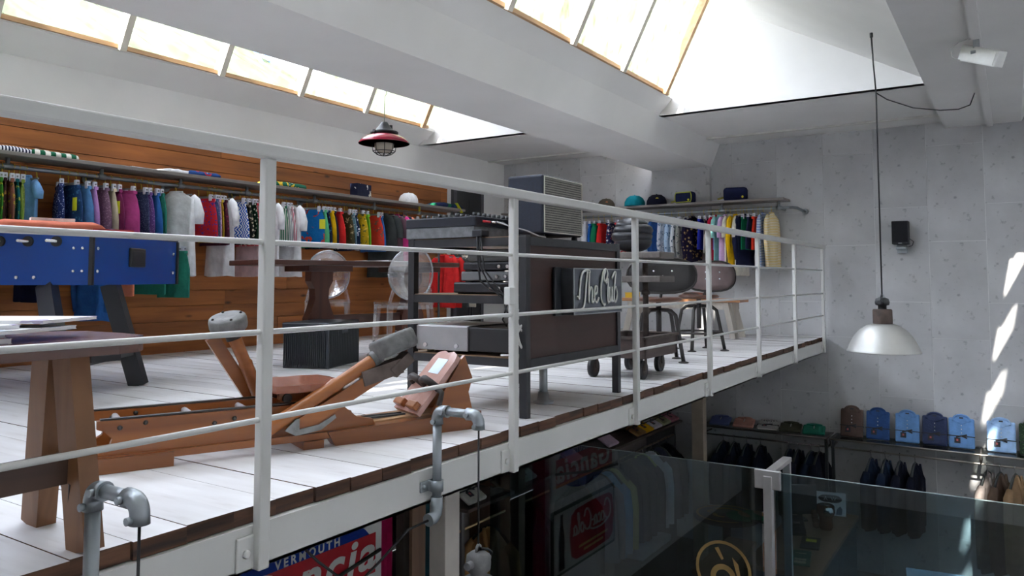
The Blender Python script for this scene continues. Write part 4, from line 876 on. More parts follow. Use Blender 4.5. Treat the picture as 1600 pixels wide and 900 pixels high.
# ---------------------------------------------------------------- cloth patterns
c = srgb
FAB = dict(
 greenfl=(c(60,130,40),'floral',c(190,190,50),c(30,90,40),26), greenfl2=(c(70,140,50),'floral',c(210,200,60),c(40,110,70),24), brownfl=(c(60,35,35),'floral',c(150,110,50),c(90,50,45),26),
 rosefl=(c(140,90,75),'floral',c(190,160,60),c(80,110,90),24), tealfl=(c(20,95,100),'floral',c(180,190,70),c(40,130,70),22), limefl=(c(140,160,70),'floral',c(200,200,110),c(90,130,60),24),
 skyblue=(c(120,165,215),), navydot=(c(35,50,105),'dots',c(170,180,215),None,60), navytag=(c(35,65,110),'dots',c(60,110,150),None,40), denim=(c(95,145,200),), lilac=(c(185,135,195),),
 mauvedot=(c(120,90,110),'dots',c(165,130,150),None,70), beige=(c(205,190,165),), magenta=(c(130,45,95),), pink=(c(190,75,140),), navyspeck=(c(55,65,100),'dots',c(120,130,160),None,90), purpdot=(c(110,75,140),'dots',c(160,130,190),None,70),
 midblue=(c(50,105,175),), seagreen=(c(45,130,110),), white=(c(240,240,242),), redblue=(c(200,40,55),'dots',c(70,60,150),None,42), slatefl=(c(95,115,170),'floral',c(140,160,200),c(70,80,130),30), pinkfl=(c(215,175,195),'floral',c(190,110,150),c(120,80,120),30),
 yellowfl=(c(205,175,50),'floral',c(120,110,40),c(230,210,120),28), maroonfl=(c(80,30,50),'floral',c(130,50,80),c(50,30,70),28), bluewave=(c(30,90,190),'waves',c(230,235,240),None,11), blackcream=(c(35,40,35),'floral',c(215,205,175),c(215,205,175),28), greendot=(c(20,60,40),'dots',c(215,220,205),None,34),
 redwhite=(c(205,60,70),'floral',c(230,215,215),c(160,30,40),26), palepink=(c(220,190,190),), greenstripe=(c(25,120,80),'vstripes',c(225,225,215),None,16), greystripe=(c(150,155,160),'vstripes',c(225,225,222),None,20), pinkstripe=(c(215,120,140),'vstripes',c(235,225,225),None,20),
 crab=(c(25,115,185),'floral',c(205,70,55),c(190,80,60),9), mint=(c(100,195,140),), navyteal=(c(25,30,60),'floral',c(60,130,170),c(40,90,130),20), yellow=(c(240,190,20),), navy=(c(30,35,65),), red=(c(205,40,40),), khakifl=(c(70,70,45),'floral',c(190,180,140),c(110,100,60),20),
 tealwhite=(c(130,170,185),'floral',c(230,230,230),c(80,130,150),24), navywhite=(c(25,45,75),'floral',c(220,220,225),c(60,100,130),20), yellowfl2=(c(200,165,30),'floral',c(110,110,50),c(230,200,90),22), lime=(c(120,190,50),), redfl=(c(215,60,45),'floral',c(120,90,80),c(235,120,90),20),
 charcoal=(c(62,66,66),), plum=(c(95,70,80),), hotpink=(c(220,60,140),), salmon2=(c(235,140,105),), blue=(c(25,90,175),), emerald=(c(20,125,85),), checks=(c(35,40,80),'floral',c(235,235,235),c(200,40,50),30), redbluewhite=(c(200,60,70),'floral',c(230,230,235),c(50,90,170),28), orange=(c(200,90,60),'floral',c(230,180,90),c(120,60,50),22),
 denim2=(c(50,95,165),), whitebluefl=(c(205,210,220),'floral',c(90,110,140),c(120,140,170),24), iceblue=(c(175,200,225),'floral',c(90,120,160),c(220,230,240),22), whiteteal=(c(210,215,220),'floral',c(40,70,90),c(90,110,130),16), greyleaf=(c(150,150,148),'floral',c(70,80,90),c(190,190,185),20), navygold=(c(30,25,55),'dots',c(190,165,110),None,22),
 royal=(c(35,50,165),), greydk=(c(75,75,78),), lavender=(c(150,140,210),), crimson=(c(195,25,60),), mint2=(c(150,215,210),), lilac2=(c(215,180,225),), cream=(c(228,222,205),), vermil=(c(225,60,40),), bluestripe=(c(80,120,190),'stripes',c(225,230,235),None,17), yellowstripe=(c(230,195,110),'stripes',c(240,232,210),None,17))
def fab(k): return fabric('cloth_'+k, *FAB[k])
hookm = mat('yellow_hook', (.62, .45, .03), .4); clipm = mat('white_clip', (.72, .72, .80), .4); clearbar = mat('grey_hanger', (.30, .29, .28), .35)
yel = mat('yellow_tag', (.72, .70, .02), .5)
def rows_body(rows, fold, n=18, seed=0):
    """closed soft body from rows (z, half width, half thickness, y shift)"""
    rnd = random.Random(seed); ph = rnd.uniform(0, 6); vs = []; fs = []
    for i, (z, w_, t_, ys) in enumerate(rows):
        for k in range(n):
            a = 2*PI*k/n; f = 1+fold*math.sin(5*a+ph+z*3)*min(1, i/3)
            vs.append((t_*math.sin(a)*f+fold*.03*math.sin(9*(w_*math.cos(a))*4+ph)*min(1, i/3), ys+w_*math.cos(a)*(abs(math.cos(a))**-.25 if abs(math.cos(a)) > .05 else 1), z+fold*.012*math.sin(3*a+ph)*(i == len(rows)-1)))
    m = len(rows)
    for i in range(m-1):
        for k in range(n): fs.append((i*n+k, i*n+(k+1) % n, (i+1)*n+(k+1) % n, (i+1)*n+k))
    fs.append(tuple(range(n))); fs.append(tuple(reversed([(m-1)*n+k for k in range(n)])))
    return MB().add(vs, fs, 0, True)
def garment(kind, key, label, loc, rz, group, seed, cat=None, tagged=False, th=1.0):
    nm, ct = {'s': ('shorts', 'shorts'), 't': ('tee_shirt', 't-shirt'), 'k': ('child_tee', 't-shirt'), 'l': ('long_sleeve_shirt', 'shirt'), 'j': ('striped_jumper', 'jumper')}[kind]
    t = thing(nm, label, ct, loc, rz, group); m = fab(key)
    # origin at the rail centre; hook over the rail, bar below
    MB().tube([(.0, -.016, -.005), (0, -.014, .012), (0, 0, .022), (0, .014, .012), (0, .012, -.01), (0, 0, -.035), (0, 0, -.075)], .0032, 6).build('hook', hookm, t)
    MB().bar((0, -.15, -.082), (0, .15, -.082), .010, .012).build('hanger_bar', clearbar, t)
    if kind == 's':
        for y in (-.125, .125): MB().rbox((-.016, y-.016, -.12), (.016, y+.016, -.06), .006).build('clip', clipm, t)
        w0 = random.uniform(.145, .165); ln = random.uniform(.36, .42)
        rows = [(-.098, w0, .016, 0), (-.13, w0, .02, 0), (-.17, w0+.015, .026, 0), (-.26, w0+.035, .03, 0), (-.26-.5*(ln-.2), w0+.045, .03, 0), (-.10-ln, w0+.05, .027, 0)]
        b = rows_body([(z, w_, t_*th, y) for z, w_, t_, y in rows], .35, seed=seed).build('shorts_body', m, t)
        MB().box((-.019*th, -w0, -.125), (.019*th, w0, -.10)).build('waistband', m, b)
    else:
        ln = {'t': .74, 'k': .36, 'l': .62, 'j': .66}[kind]; w0 = .125 if kind == 'k' else .195
        rows = [(-.05, .05, .018, 0), (-.062, .065, .02, 0), (-.085, w0*.55, .024, 0), (-.125, w0*.97, .028, 0), (-.2, w0, .036, 0), (-.35, w0*.97, .036, 0), (-.35-.5*(ln-.35), w0*1.0, .036, 0), (-.05-ln, w0*1.06, .034, 0)]
        rows = [r for i, r in enumerate(rows) if kind != 'k' or i not in (5,)]
        b = rows_body([(z, w_, t_*th, y) for z, w_, t_, y in rows], .5, seed=seed).build('body', m, t)
        sl = {'t': .24, 'k': .13, 'l': .5, 'j': .52}[kind]
        for s in (-1, 1):
            sv = MB().tube([(0, s*w0*.8, -.10), (.0, s*(w0*.98), -.14), (0.005, s*(w0+.03), -.12-sl*.55), (.004, s*(w0+.028 if kind in 'tk' else w0-.01), -.10-sl)], [.03, .042, .045, .04 if kind in 'tk' else .032], 10)
            sv.v = [(p[0]*.6, p[1], p[2]) for p in sv.v]; sv.build('sleeve', m, t)
        MB().tube([(.022*math.cos(a), .06*math.sin(a), -.056-.012*abs(math.cos(a))) for a in [2*PI*i/12 for i in range(13)]], .007, 6).build('neck_band', m, b)
    if tagged: MB().box((-.035, -.2, -.30), (-.033, -.14, -.2)).build('price_tag', yel, t)
    return t
# ---------------------------------------------------------------- shelf and rail on the pine wall
shelfw = wood('grey_scaffold_board', (.31, .285, .265), (.2, .175, .16), 0, .7, 8, False); shelfwy = wood('grey_scaffold_board_y', (.31, .285, .265), (.2, .175, .16), 1, .7, 8, False)
t = thing('wall_rail', 'grey board shelf with pipe rail along the pine wall', 'clothes rail', (0, 0, 0))
MB().rbox((XB+.1, 4.10, 1.54), (8.05, 4.42, 1.57), .004).build('shelf_board', shelfw, t)
MB().tube([(XB+.1, 4.25, 1.475), (8.02, 4.25, 1.475)], .017, 12).build('rail_pipe', galv, t)
for x in (-1.2, .4, 2.1, 2.66, 3.35, 4.05, 4.75, 5.6, 6.5, 7.3, 7.95):
    q = MB().tube([(x, 4.25, 1.475), (x, YL-.02, 1.475)], .015, 10).tube([(x, 4.25, 1.46), (x, 4.25, 1.541)], .015, 10).build('bracket_pipe', galv, t)
    MB().tube([(x-.03, 4.25, 1.475), (x+.03, 4.25, 1.475)], .024, 12).build('tee_clamp', galv, q); MB().tube([(x, YL-.035, 1.475), (x, YL-.02, 1.475)], .04, 14).build('wall_flange', galv, q)
t = thing('wall_rail', 'grey board shelf with pipe rail along the cement wall', 'clothes rail', (0, 0, 0))
MB().rbox((9.10, .33, 1.575), (9.42, 4.25, 1.603), .004).build('shelf_board', shelfwy, t)
MB().tube([(9.25, .30, 1.495), (9.25, 4.3, 1.495)], .016, 12).build('rail_pipe', galv, t)
for y in (.42, 1.1, 2.25, 3.2, 4.1):
    q = MB().tube([(9.25, y, 1.495), (XF-.016, y, 1.495)], .014, 10).tube([(9.25, y, 1.48), (9.25, y, 1.576)], .014, 10).build('bracket_pipe', galv, t)
    MB().tube([(9.25, y-.03, 1.495), (9.25, y+.03, 1.495)], .023, 12).build('tee_clamp', galv, q)
MB().tube([(9.25, .32, 1.495), (9.25, .27, 1.495), (9.30, .23, 1.49), (XF-.03, .19, 1.46)], .016, 12).tube([(XF-.04, .19, 1.46), (XF-.014, .185, 1.458)], .035, 12).build('end_elbow', galv, t)
for i, (x, k, f_, r, lb) in enumerate(LEFT_RACK):
    nx = LEFT_RACK[i+1][0] if i+1 < len(LEFT_RACK) else 9; gap = min(nx-x, x-(LEFT_RACK[i-1][0] if i else 0))
    garment(k, f_, lb, (x-.17*math.sin(rad(max(0, r))), 4.25, 1.475), rad(r), 'clothes on the pine wall rail', i, tagged=f_ in ('navytag', 'magenta', 'crab'), th=max(.55, min(1.3, gap/.07)))
for i, (y, k, f_, lb) in enumerate(FAR_RACK):
    gap = min(abs(y-(FAR_RACK[i+1][0] if i+1 < len(FAR_RACK) else 0)), abs(y-(FAR_RACK[i-1][0] if i else 9)))
    garment(k, f_, lb, (9.25, y, 1.495), rad(90+random.uniform(-12, 4)), 'clothes on the cement wall rail', 100+i, th=max(.6, min(1.35, gap/.07)))
tag(MB().tube([(0, 0, 0), (0, -.01, -.05), (.004, 0, -.10)], .003, 6).box((-.006, -.012, -.16), (.008, .012, -.09)).build('loose_hook', yel, None, (2.86, 4.25, 1.458)), 'empty yellow hook on the rail between light blue tee and navy dotted shorts', 'hook')
# things lying on the shelves
def folded(name, label, key, x, y, z, sx, sy, h, rz=0, group=None, fab_=None):
    return cloth_lump(name, label, 'folded clothes', [(-sx, -sy), (sx, -sy), (sx, sy), (-sx, sy)], h, fab_ or fab(key), (x, y, z), rz, group, seed=int(x*100))
zs = 1.57; G = 'folded clothes on the pine wall shelf'
folded('folded_sweater', 'navy and white striped folded top on the pine wall shelf', '', 2.66, 4.26, zs, .16, .13, .04, 0, G, fabric('navy_white_stripe', c(25,30,60), 'xstripes', c(230,230,235), None, 14))
folded('folded_sweater', 'green and white checked folded top on the pine wall shelf', '', 2.93, 4.26, zs, .17, .13, .045, .05, G, fabric('green_white_check', c(25,100,70), 'checker', c(235,235,225), None, 26))
tag(MB().box((-.17, -.1, 0), (.17, .1, .006)).box((-.15, -.09, .006), (.14, .1, .011)).build('paper_sheets', MATS['paper_white'], None, (3.68, 4.25, zs), (0, 0, .1)), 'white paper sheets lying on the pine wall shelf', 'paper')
folded('folded_sweater', 'white folded top beside the red and blue folded top on the shelf', 'white', 3.96, 4.26, zs, .11, .12, .035, .1, G)
folded('folded_sweater', 'blue folded top edged in red and white on the shelf', '', 4.22, 4.26, zs, .15, .13, .04, -.1, G, fabric('blue_red_white', c(35,70,130), 'floral', c(205,50,60), c(235,235,235), 12))
folded('folded_sweater', 'green, white and yellow folded top on the pine wall shelf', '', 5.14, 4.26, zs, .24, .13, .045, .05, G, fabric('green_yellow_white', c(25,100,75), 'floral', c(225,190,60), c(235,235,235), 8))
t = thing('display_box', 'navy box with white flowers standing on the pine wall shelf', 'box', (6.30, 4.27, zs), rad(8)); MB().box((-.13, -.05, 0), (.13, .05, .155)).build('box_body', fabric('navy_white_flower', c(28,32,58), 'floral', c(225,225,220), c(210,205,190), 9), t); MB().box((-.12, -.09, .0), (.0, -.06, .008)).build('yellow_tag', yel, t)
def cap(label, m, loc, rz, s=1.0, badge=None, grp='caps on the shelves', tg=False):
    t = thing('baseball_cap', label, 'cap', loc, rz, grp)
    MB().lathe([(.10*s, 0), (.104*s, .012*s), (.10*s, .05*s), (.082*s, .085*s), (.05*s, .108*s), (.0, .115*s)], n=20).build('crown', m, t)
    MB().add([(.085*s*math.sin(a)*1.0, -.085*s*math.cos(a), .012*s) for a in [-1.1+i*.275 for i in range(9)]]+[(.095*s*math.sin(a)*1.0, -.085*s-.085*s*math.cos(a*.95), .001) for a in [-1.1+i*.275 for i in range(9)]]+[(.085*s*math.sin(a), -.085*s*math.cos(a), .006*s) for a in [-1.1+i*.275 for i in range(9)]]+[(.095*s*math.sin(a), -.085*s-.085*s*math.cos(a*.95), -.0) for a in [-1.1+i*.275 for i in range(9)]], [(i, i+1, 10+i, 9+i) for i in range(8)]+[(18+i, 27+i, 28+i, 19+i) for i in range(8)]+[(9+i, 10+i, 28+i, 27+i) for i in range(8)], 0, True).build('brim', m, t)
    MB().ball((0, 0, .115*s), .008, 8, 4).build('button', m, t)
    if badge: MB().ball((0, -.088*s, .055*s), .02*s, 10, 6, sc=(1, .3, 1)).build('badge', badge, t)
    if tg: MB().box((-.06, -.13, -.09), (-.02, -.128, 0)).build('price_tag', yel, t)
cap('white cap with red badge and yellow tag on the pine wall shelf', fab('white'), (7.08, 4.24, zs), rad(70), 1.15, mat('red_badge', (.5, .08, .05), .5), tg=True)
t = folded('folded_sweater', 'navy and green folded shirt with yellow strap on the pine wall shelf', '', 7.82, 4.26, zs, .24, .13, .06, .1, G, fabric('navy_green', c(30,40,75), 'floral', c(20,100,70), c(30,60,110), 6)); MB().bar((.05, -.14, .068), (.14, -.17, -.05), .05, .006).build('strap', yel, t)
zs = 1.603
cap('olive brown cap with orange badge on the cement wall shelf', fabric('olive_twill', c(75,68,58)), (9.25, 2.66, zs), rad(-60), 1.12, mat('orange_badge', (.5, .15, .04), .5))
cap('teal cap on the cement wall shelf', fabric('teal_twill', c(20,140,155)), (9.25, 2.25, zs), rad(-70), 1.3)
cap('navy cap with yellow badge on the cement wall shelf', fabric('navy_twill', c(22,24,45)), (9.25, 1.945, zs), rad(-65), 1.25, mat('yellow_badge', (.6, .5, .05), .5))
def pouch(label, x, y, z, w_, h, piping, rz):
    t = thing('wash_bag', label, 'bag', (x, y, z), rz, 'wash bags on the shelf')
    MB().rbox((-.06, -w_/2, 0), (.06, w_/2, h), .035).build('bag_body', fabric('navy_canvas', c(28,35,70)), t)
    if piping: MB().tube([(-.062, sy*(w_/2-.02), zz) for sy, zz in ((-1, .02), (-1.1, .05), (-1.1, h-.05), (-1, h-.01), (1, h-.01), (1.1, h-.05), (1.1, .05), (1, .02), (-1, .02))], .006, 6).build('piping', mat('lime_piping', (.45, .5, .03), .5), t)
    MB().bar((0, w_/2-.01, .05), (-.02, w_/2+.07, .03), .03, .02).build('strap', mat('bag_strap', (.30, .28, .03) if piping else (.02, .025, .05), .6), t)
    MB().ball((-.062, -w_/2+.05, .045), .014, 8, 6, sc=(.4, 1, 1)).build('emblem', yel, t)
pouch('navy wash bag with lime piping on the cement wall shelf', 9.25, 1.56, zs, .25, .15, True, rad(-10))
pouch('plain navy wash bag with yellow dot on the cement wall shelf', 9.25, .93, zs, .28, .165, False, rad(8))
# red sweatshirts on a low rail by the door
t = thing('low_rail', 'low black garment rail beside the dark door', 'clothes rail', (7.36, 3.75, 0)); MB().tube([(-.3, 0, .012), (-.3, 0, 1.0), (.35, 0, 1.0), (.35, 0, .012)], .014, 10).build('frame', blkp, t)
for x in (-.3, .35): MB().bar((x, -.2, .012), (x, .2, .012), .03, .024).build('foot', blkp, t)
for i, (x, k, f_, lb) in enumerate(((7.16, 'l', 'red', 'red sweatshirt on the low rail, behind the clear chair'), (7.28, 'l', 'red', 'red sweatshirt on the low rail, next to the grey one'), (7.42, 'l', 'charcoal', 'charcoal sweatshirt on the low black rail'), (7.56, 'l', 'cream', 'cream sweatshirt on the low black rail'))):
    garment(k, f_, lb, (x, 3.75, 1.0), rad(-10), 'sweatshirts on the low rail', 200+i)
# lower rail hidden behind the football table, with the hems that show below it
t = thing('wall_rail', 'short lower pipe rail on the pine wall behind the football table', 'clothes rail'); MB().tube([(2.6, 4.25, 1.0), (4.1, 4.25, 1.0)], .015, 10).build('rail_pipe', galv, t)
for x in (2.65, 4.05): MB().tube([(x, 4.25, 1.0), (x, YL-.02, 1.0)], .014, 10).build('bracket_pipe', galv, t)
for i, (x, k, f_, lb) in enumerate(((2.86, 's', 'navy', 'navy shorts hung low behind the left table leg'), (3.30, 'l', 'midblue', 'blue jacket hung low behind the football table'), (3.52, 's', 'salmon2', 'salmon shorts hung low behind the football table'), (3.78, 's', 'seagreen', 'green shorts hung low behind the black table leg'), (4.0, 's', 'seagreen', 'green shorts hung low past the end of the football table'))):
    garment(k, f_, lb, (x, 4.25, 1.0), rad(6), 'clothes on the lower pine wall rail', 300+i, tagged=k == 'l')
# ---------------------------------------------------------------- shop below: walls, columns, openings
struct(MB().box((XB, 1.78, ZG), (3.965, 1.88, -.076)), 'wall_shop', white2)
struct(MB().box((4.6, 2.12, ZG), (XF-.015, 2.2, -.076)).box((4.12, 2.6, ZG), (4.6, 2.7, -.076)), 'wall_shop', mat('brown_shop_wall', (.24, .21, .19), .8))
struct(MB().rbox((2.725, .26, ZG), (2.83, .35, -.076), .004), 'column', mat('cream_column', (.50, .46, .41), .6))
struct(MB().rbox((8.86, 1.24, ZG), (8.98, 1.38, -.076), .004), 'column', mat('beige_column', (.50, .42, .32), .6))
struct(MB().box((4.44, 1.90, ZG), (4.59, 1.93, -.076)), 'door_jamb', wood('jamb_wood', (.32, .2, .13), (.2, .12, .08), 2, .5, 6, False))
struct(MB().box((5.45, 1.62, ZG), (5.55, 2.12, -.076)), 'trim_6', MATS['jamb_wood'])
struct(MB().box((4.14, 2.3, ZG), (4.5, 2.34, -1.25)), 'trim_7', mat('tan_panel', (.45, .28, .18), .6))
struct(MB().box((4.61, 1.95, ZG), (4.80, 1.965, -.08)), 'trim_8', mat('teal_panel', (.012, .06, .08), .2))
t = thing('curtain', 'magenta curtain hanging beside the vermouth sign', 'curtain', (3.975, 1.83, -.08))
n = 14; vs = []; fs = []
for j, z in enumerate((0, -1.2, -2.45)):
    for i in range(n): vs.append((i*.012, .03*math.sin(i*1.5), z))
for j in range(2):
    for i in range(n-1): fs.append((j*n+i, j*n+i+1, (j+1)*n+i+1, (j+1)*n+i))
vs += [(v[0], v[1]+.012, v[2]) for v in vs]; m_ = 3*n; fs += [tuple(m_+k for k in reversed(f)) for f in fs]
MB().add(vs, fs, 0, True).build('drape', fabric('magenta_velvet', srgb(150, 10, 70)), t); MB().tube([(-.02, 0, .0), (.18, 0, .0)], .01, 8).build('curtain_rod', iron, t)
# ---------------------------------------------------------------- enamel signs on the lower wall
def poly(name, pts, y, th, m, parent): return MB().prism(pts, 1, y-th, y).build(name, m, parent)
enw = mat('enamel_white', (.62, .62, .59), .25, var=.08, scale=4); enr = mat('enamel_red', (.42, .02, .03), .25); enb = mat('enamel_blue', (.008, .03, .22), .25)
SX = 2.65; SW = 1.30
t = thing('enamel_sign', 'white enamel vermouth sign with red band and blue ellipse', 'sign', (SX, 1.765, -.018))
poly('sign_plate', [(0, -1.375), (SW, -1.375), (SW, -.80), (0, -.80)], .012, .022, enw, t)
el = [(SW/2-.02+.58*math.cos(2*PI*k/40), -1.085+.26*math.sin(2*PI*k/40)) for k in range(40)]
poly('blue_ellipse', el, -.0102, .002, enb, t)
poly('red_band', [(.06, -1.262), (SW-.06, -1.262), (SW-.06, -1.004), (.06, -1.004)], -.0122, .002, enr, t)
poly('blue_banner', [(.20, -1.003), (SW-.215, -1.003), (SW-.20, -.90), (.22, -.90)], -.0122, .002, enb, t)
text('lettering', 'VERMOUTH', .072, enw, t, (.66, -.0145, -.977), (PI/2, 0, 0), .001, 0, .002, space=1.5)
text('lettering', 'Gancia', .30, enw, t, (.66, -.0145, -1.125), (PI/2, 0, 0), .001, .2, .008, space=1.16, sx=1.2)
tag(MB().tube([(2.62, 1.73, -1.30), (3.1, 1.735, -1.27), (3.6, 1.735, -1.19), (3.92, 1.735, -1.14)], .012, 8).build('bare_branch', mat('dark_bark', (.04, .035, .03), .8)), 'thin dark branch fixed across the vermouth sign', 'branch')
t = thing('enamel_sign', 'white enamel cola sign with bottle and red script panel', 'sign', (SX, 1.765, 0))
poly('sign_plate', [(0, -2.09), (SW, -2.09), (SW, -1.49), (0, -1.49)], .012, .022, mat('green_edge', (.05, .09, .06), .4), t)
poly('white_field', [(.025, -2.065), (SW-.025, -2.065), (SW-.025, -1.515), (.025, -1.515)], -.0102, .002, enw, t)
fish = [(.06, -1.60), (.14, -1.555), (.5, -1.545), (.86, -1.555), (.95, -1.60), (.985, -1.79), (.95, -1.98), (.86, -2.025), (.5, -2.035), (.14, -2.025), (.06, -1.98), (.03, -1.79)]
poly('red_panel', fish, -.0122, .002, enr, t)
cola = [
 [(1.0,.9),(.85,1.25),(.5,1.3),(.15,.9),(.1,.35),(.4,0),(.8,.1),(1.0,.35)], [(1.25,.6),(1.1,.4),(1.15,.05),(1.4,.05),(1.5,.35),(1.35,.62),(1.2,.5)],
 [(1.95,.5),(1.75,.62),(1.62,.35),(1.7,.05),(2.0,.1)], [(2.5,.5),(2.3,.62),(2.12,.35),(2.2,.05),(2.42,.15),(2.52,.55),(2.5,.1),(2.65,.05)], [(2.72,.42),(2.9,.42)],
 [(3.95,.9),(3.8,1.25),(3.45,1.3),(3.1,.9),(3.05,.35),(3.35,0),(3.75,.1),(3.95,.35)], [(4.2,.6),(4.05,.4),(4.1,.05),(4.35,.05),(4.45,.35),(4.3,.62),(4.15,.5)],
 [(4.55,.2),(4.8,.9),(4.85,1.3),(4.7,1.2),(4.65,.4),(4.75,.05),(4.9,.1)], [(5.35,.5),(5.15,.62),(4.97,.35),(5.05,.05),(5.27,.15),(5.37,.55),(5.35,.1),(5.5,.1)], [(.4,0),(1.4,-.25),(2.6,-.2),(3.1,-.05)]]
strokes('script_line', cola, .10, -1.80, .15, -.0155, .010, t, enw)
for x0, x1, z in ((.18, .80, -1.925), (.28, .70, -1.975)): MB().box((x0, -.0145, z-.012), (x1, -.0135, z+.012)).build('gold_line', mat('gold_ink', (.55, .36, .08), .4), t)
MB().lathe([(.0, 0), (.055, 0), (.06, .03), (.05, .12), (.06, .22), (.05, .32), (.028, .40), (.022, .47), (.025, .50), (0, .5)], (1.14, 0, -2.04), 16, M=Matrix.Diagonal((1, .12, 1, 1))).build('bottle_relief', mat('bottle_brown', (.03, .025, .025), .2), t).location.y = -.014

# ---------------------------------------------------------------- far wall shelf, hanging rail and shirts
mtl = mat('dark_bronze_tube', (.12, .105, .095), .35, .7); lightmtl = mat('pale_bronze_tube', (.42, .38, .33), .3, .8)
smoke = clearmat('smoked_shelf_glass', (.55, .57, .56), .08, (.3, .3, .3), .15)
def wall_shelf(y0, y1, label, ms, brk):
    t = thing('display_shelf', label, 'shelf', (0, 0, 0), 0, 'shelves on the lower cement wall')
    MB().box((9.16, y0, -1.108), (XF-.016, y1, -1.098)).build('shelf_glass', smoke, t)
    MB().tube([(9.15, y0, -1.103), (9.15, y1, -1.103)], .010, 8).build('front_rail', ms, t)
    MB().tube([(9.22, y0, -1.205), (9.22, y1, -1.205)], .010, 8).build('hanging_rail', ms, t)
    for y in brk:
        MB().tube([(9.15, y, -1.103), (9.22, y, -1.205)], .010, 8).tube([(9.22, y, -1.205), (XF-.016, y, -1.205)], .010, 8).tube([(9.15, y, -1.103), (XF-.016, y, -1.103)], .009, 8).build('bracket', mtl, t)
    return t
t1 = wall_shelf(-.06, 1.37, 'smoked glass shelf with dark rail left of the black uprights', mtl, (1.37, -.06))
t2 = wall_shelf(-2.9, -.10, 'smoked glass shelf with pale rail right of the black uprights', lightmtl, (-.10, -1.52, -2.9))
for y, tt in ((-.045, t1), (-.115, t2)): MB().box((9.20, y-.015, ZG), (9.24, y+.015, -1.1)).build('upright', blkp, tt)
def shirt_pack(name, label, m, M, group, tie=True, w_=.22, h=.32):
    """flat folded shirt: body, stand collar, ribbon and hang tag; local x across, y up the shirt, z out"""
    t = thing(name, label, 'shirt', (0, 0, 0), 0, group); t.matrix_world = M
    MB().rbox((-w_/2, 0, 0), (w_/2, h*.90, .035), .016).build('folded_body', m, t)
    he = [(w_*.31*math.cos(a), h*.86+h*.13*math.sin(a)) for a in [PI*i/12 for i in range(13)]]
    co = MB().prism(he, 2, .006, .030).build('collar_stand', m, t)
    MB().tube([(p, q, .030) for p, q in [(-w_*.32, h*.80)]+he[::-1]+[(w_*.32, h*.80)]], .011, 8).build('collar_fold', m, co)
    MB().prism([(-w_*.36, h*.83), (-.008, h*.72), (.0, h*.80), (-w_*.27, h*.89)], 2, .033, .047).build('collar_point', m, t)
    MB().prism([(w_*.36, h*.83), (.008, h*.72), (.0, h*.80), (w_*.27, h*.89)], 2, .033, .047).build('collar_point', m, t)
    MB().prism([(-w_*.2, h*.865), (0, h*.80), (w_*.2, h*.865), (w_*.15, h*.93), (-w_*.15, h*.93)], 2, .030, .0365).build('neck_lining', m, co)
    MB().box((-.018, h*.88, .036), (.018, h*.92, .038)).build('neck_label', mat('dark_label', (.02, .02, .03), .5), co)
    if tie:
        rb = mat('black_ribbon', (.01, .01, .015), .5)
        r = MB().box((-w_/2-.004, h*.34, -.001), (w_/2+.004, h*.365, .039)).build('ribbon', rb, t)
        MB().bar((0, h*.36, .042), (.05, h*.30, .043), .014, .006).bar((0, h*.36, .042), (-.05, h*.31, .043), .014, .006).bar((0, h*.355, .042), (.05, h*.40, .043), .014, .006).build('ribbon_bow', rb, r)
        MB().box((-.065, h*.14, .038), (-.01, h*.30, .041)).build('hang_tag', MATS['dark_label'], t)
        MB().box((-.047, h*.20, .041), (-.03, h*.26, .042)).build('tag_mark', mat('tag_red', (.5, .1, .1), .5), t)
    for k in range(3): MB().ball((0, h*(.45+k*.11), .037), .006, 6, 4).build('button', mat('pearl_button', (.7, .7, .68), .3), t)
    return t
U = 'shirts standing on the lower wall shelf'
for y, key, col, lb in ((-.29, 'brown', (92, 76, 70), 'brown folded shirt standing on the pale-railed lower shelf'), (-.555, 'ind', (52, 82, 135), 'indigo folded shirt standing beside the brown shirt'), (-.845, 'lb', (110, 155, 210), 'light blue folded shirt between the indigo and slate shirts'), (-1.105, 'sl', (58, 68, 100), 'dark slate folded shirt standing on the lower shelf'), (-1.35, 'lb2', (115, 160, 215), 'light blue folded shirt beside the slate shirt and the sun streak'), (-1.70, 'lb3', (165, 200, 240), 'palest blue folded shirt past the sun streak'), (-1.97, 'dg', (45, 62, 45), 'dark green patterned folded shirt beside the palest blue shirt')):
    M = Matrix.Translation((9.36, y, -1.096)) @ Matrix.Rotation(-PI/2, 4, 'Z') @ Matrix.Rotation(PI/2-rad(14), 4, 'X')
    shirt_pack('folded_shirt', lb, fabric('shirt_'+key, srgb(*col), 'dots' if key == 'dg' else 'plain', srgb(80, 105, 75), None, 60), M, U, True, .235 if key != 'lb3' else .25, .34)
U2 = 'shirts lying on the dark-railed lower shelf'
for y, key, col, pat, lb in ((1.17, 'peri', (105, 115, 165), 'plain', 'periwinkle folded shirt lying on the dark-railed shelf'), (.885, 'peach', (200, 145, 130), 'plain', 'peach folded shirt lying on the dark-railed shelf'), (.60, 'str', (215, 210, 205), 'vstripes', 'white striped folded shirt with black ribbon on the shelf'), (.345, 'olive', (72, 72, 58), 'plain', 'olive folded shirt lying on the dark-railed shelf'), (.09, 'green', (25, 105, 85), 'plain', 'green folded shirt lying at the end of the dark-railed shelf')):
    M = Matrix.Translation((9.22, y, -1.097)) @ Matrix.Rotation(-PI/2+rad(8), 4, 'Z') @ Matrix.Rotation(rad(12), 4, 'X')
    shirt_pack('folded_shirt', lb, fabric('pack_'+key, srgb(*col), pat, srgb(120, 120, 125), None, 30), M, U2, key == 'str', .24, .26)
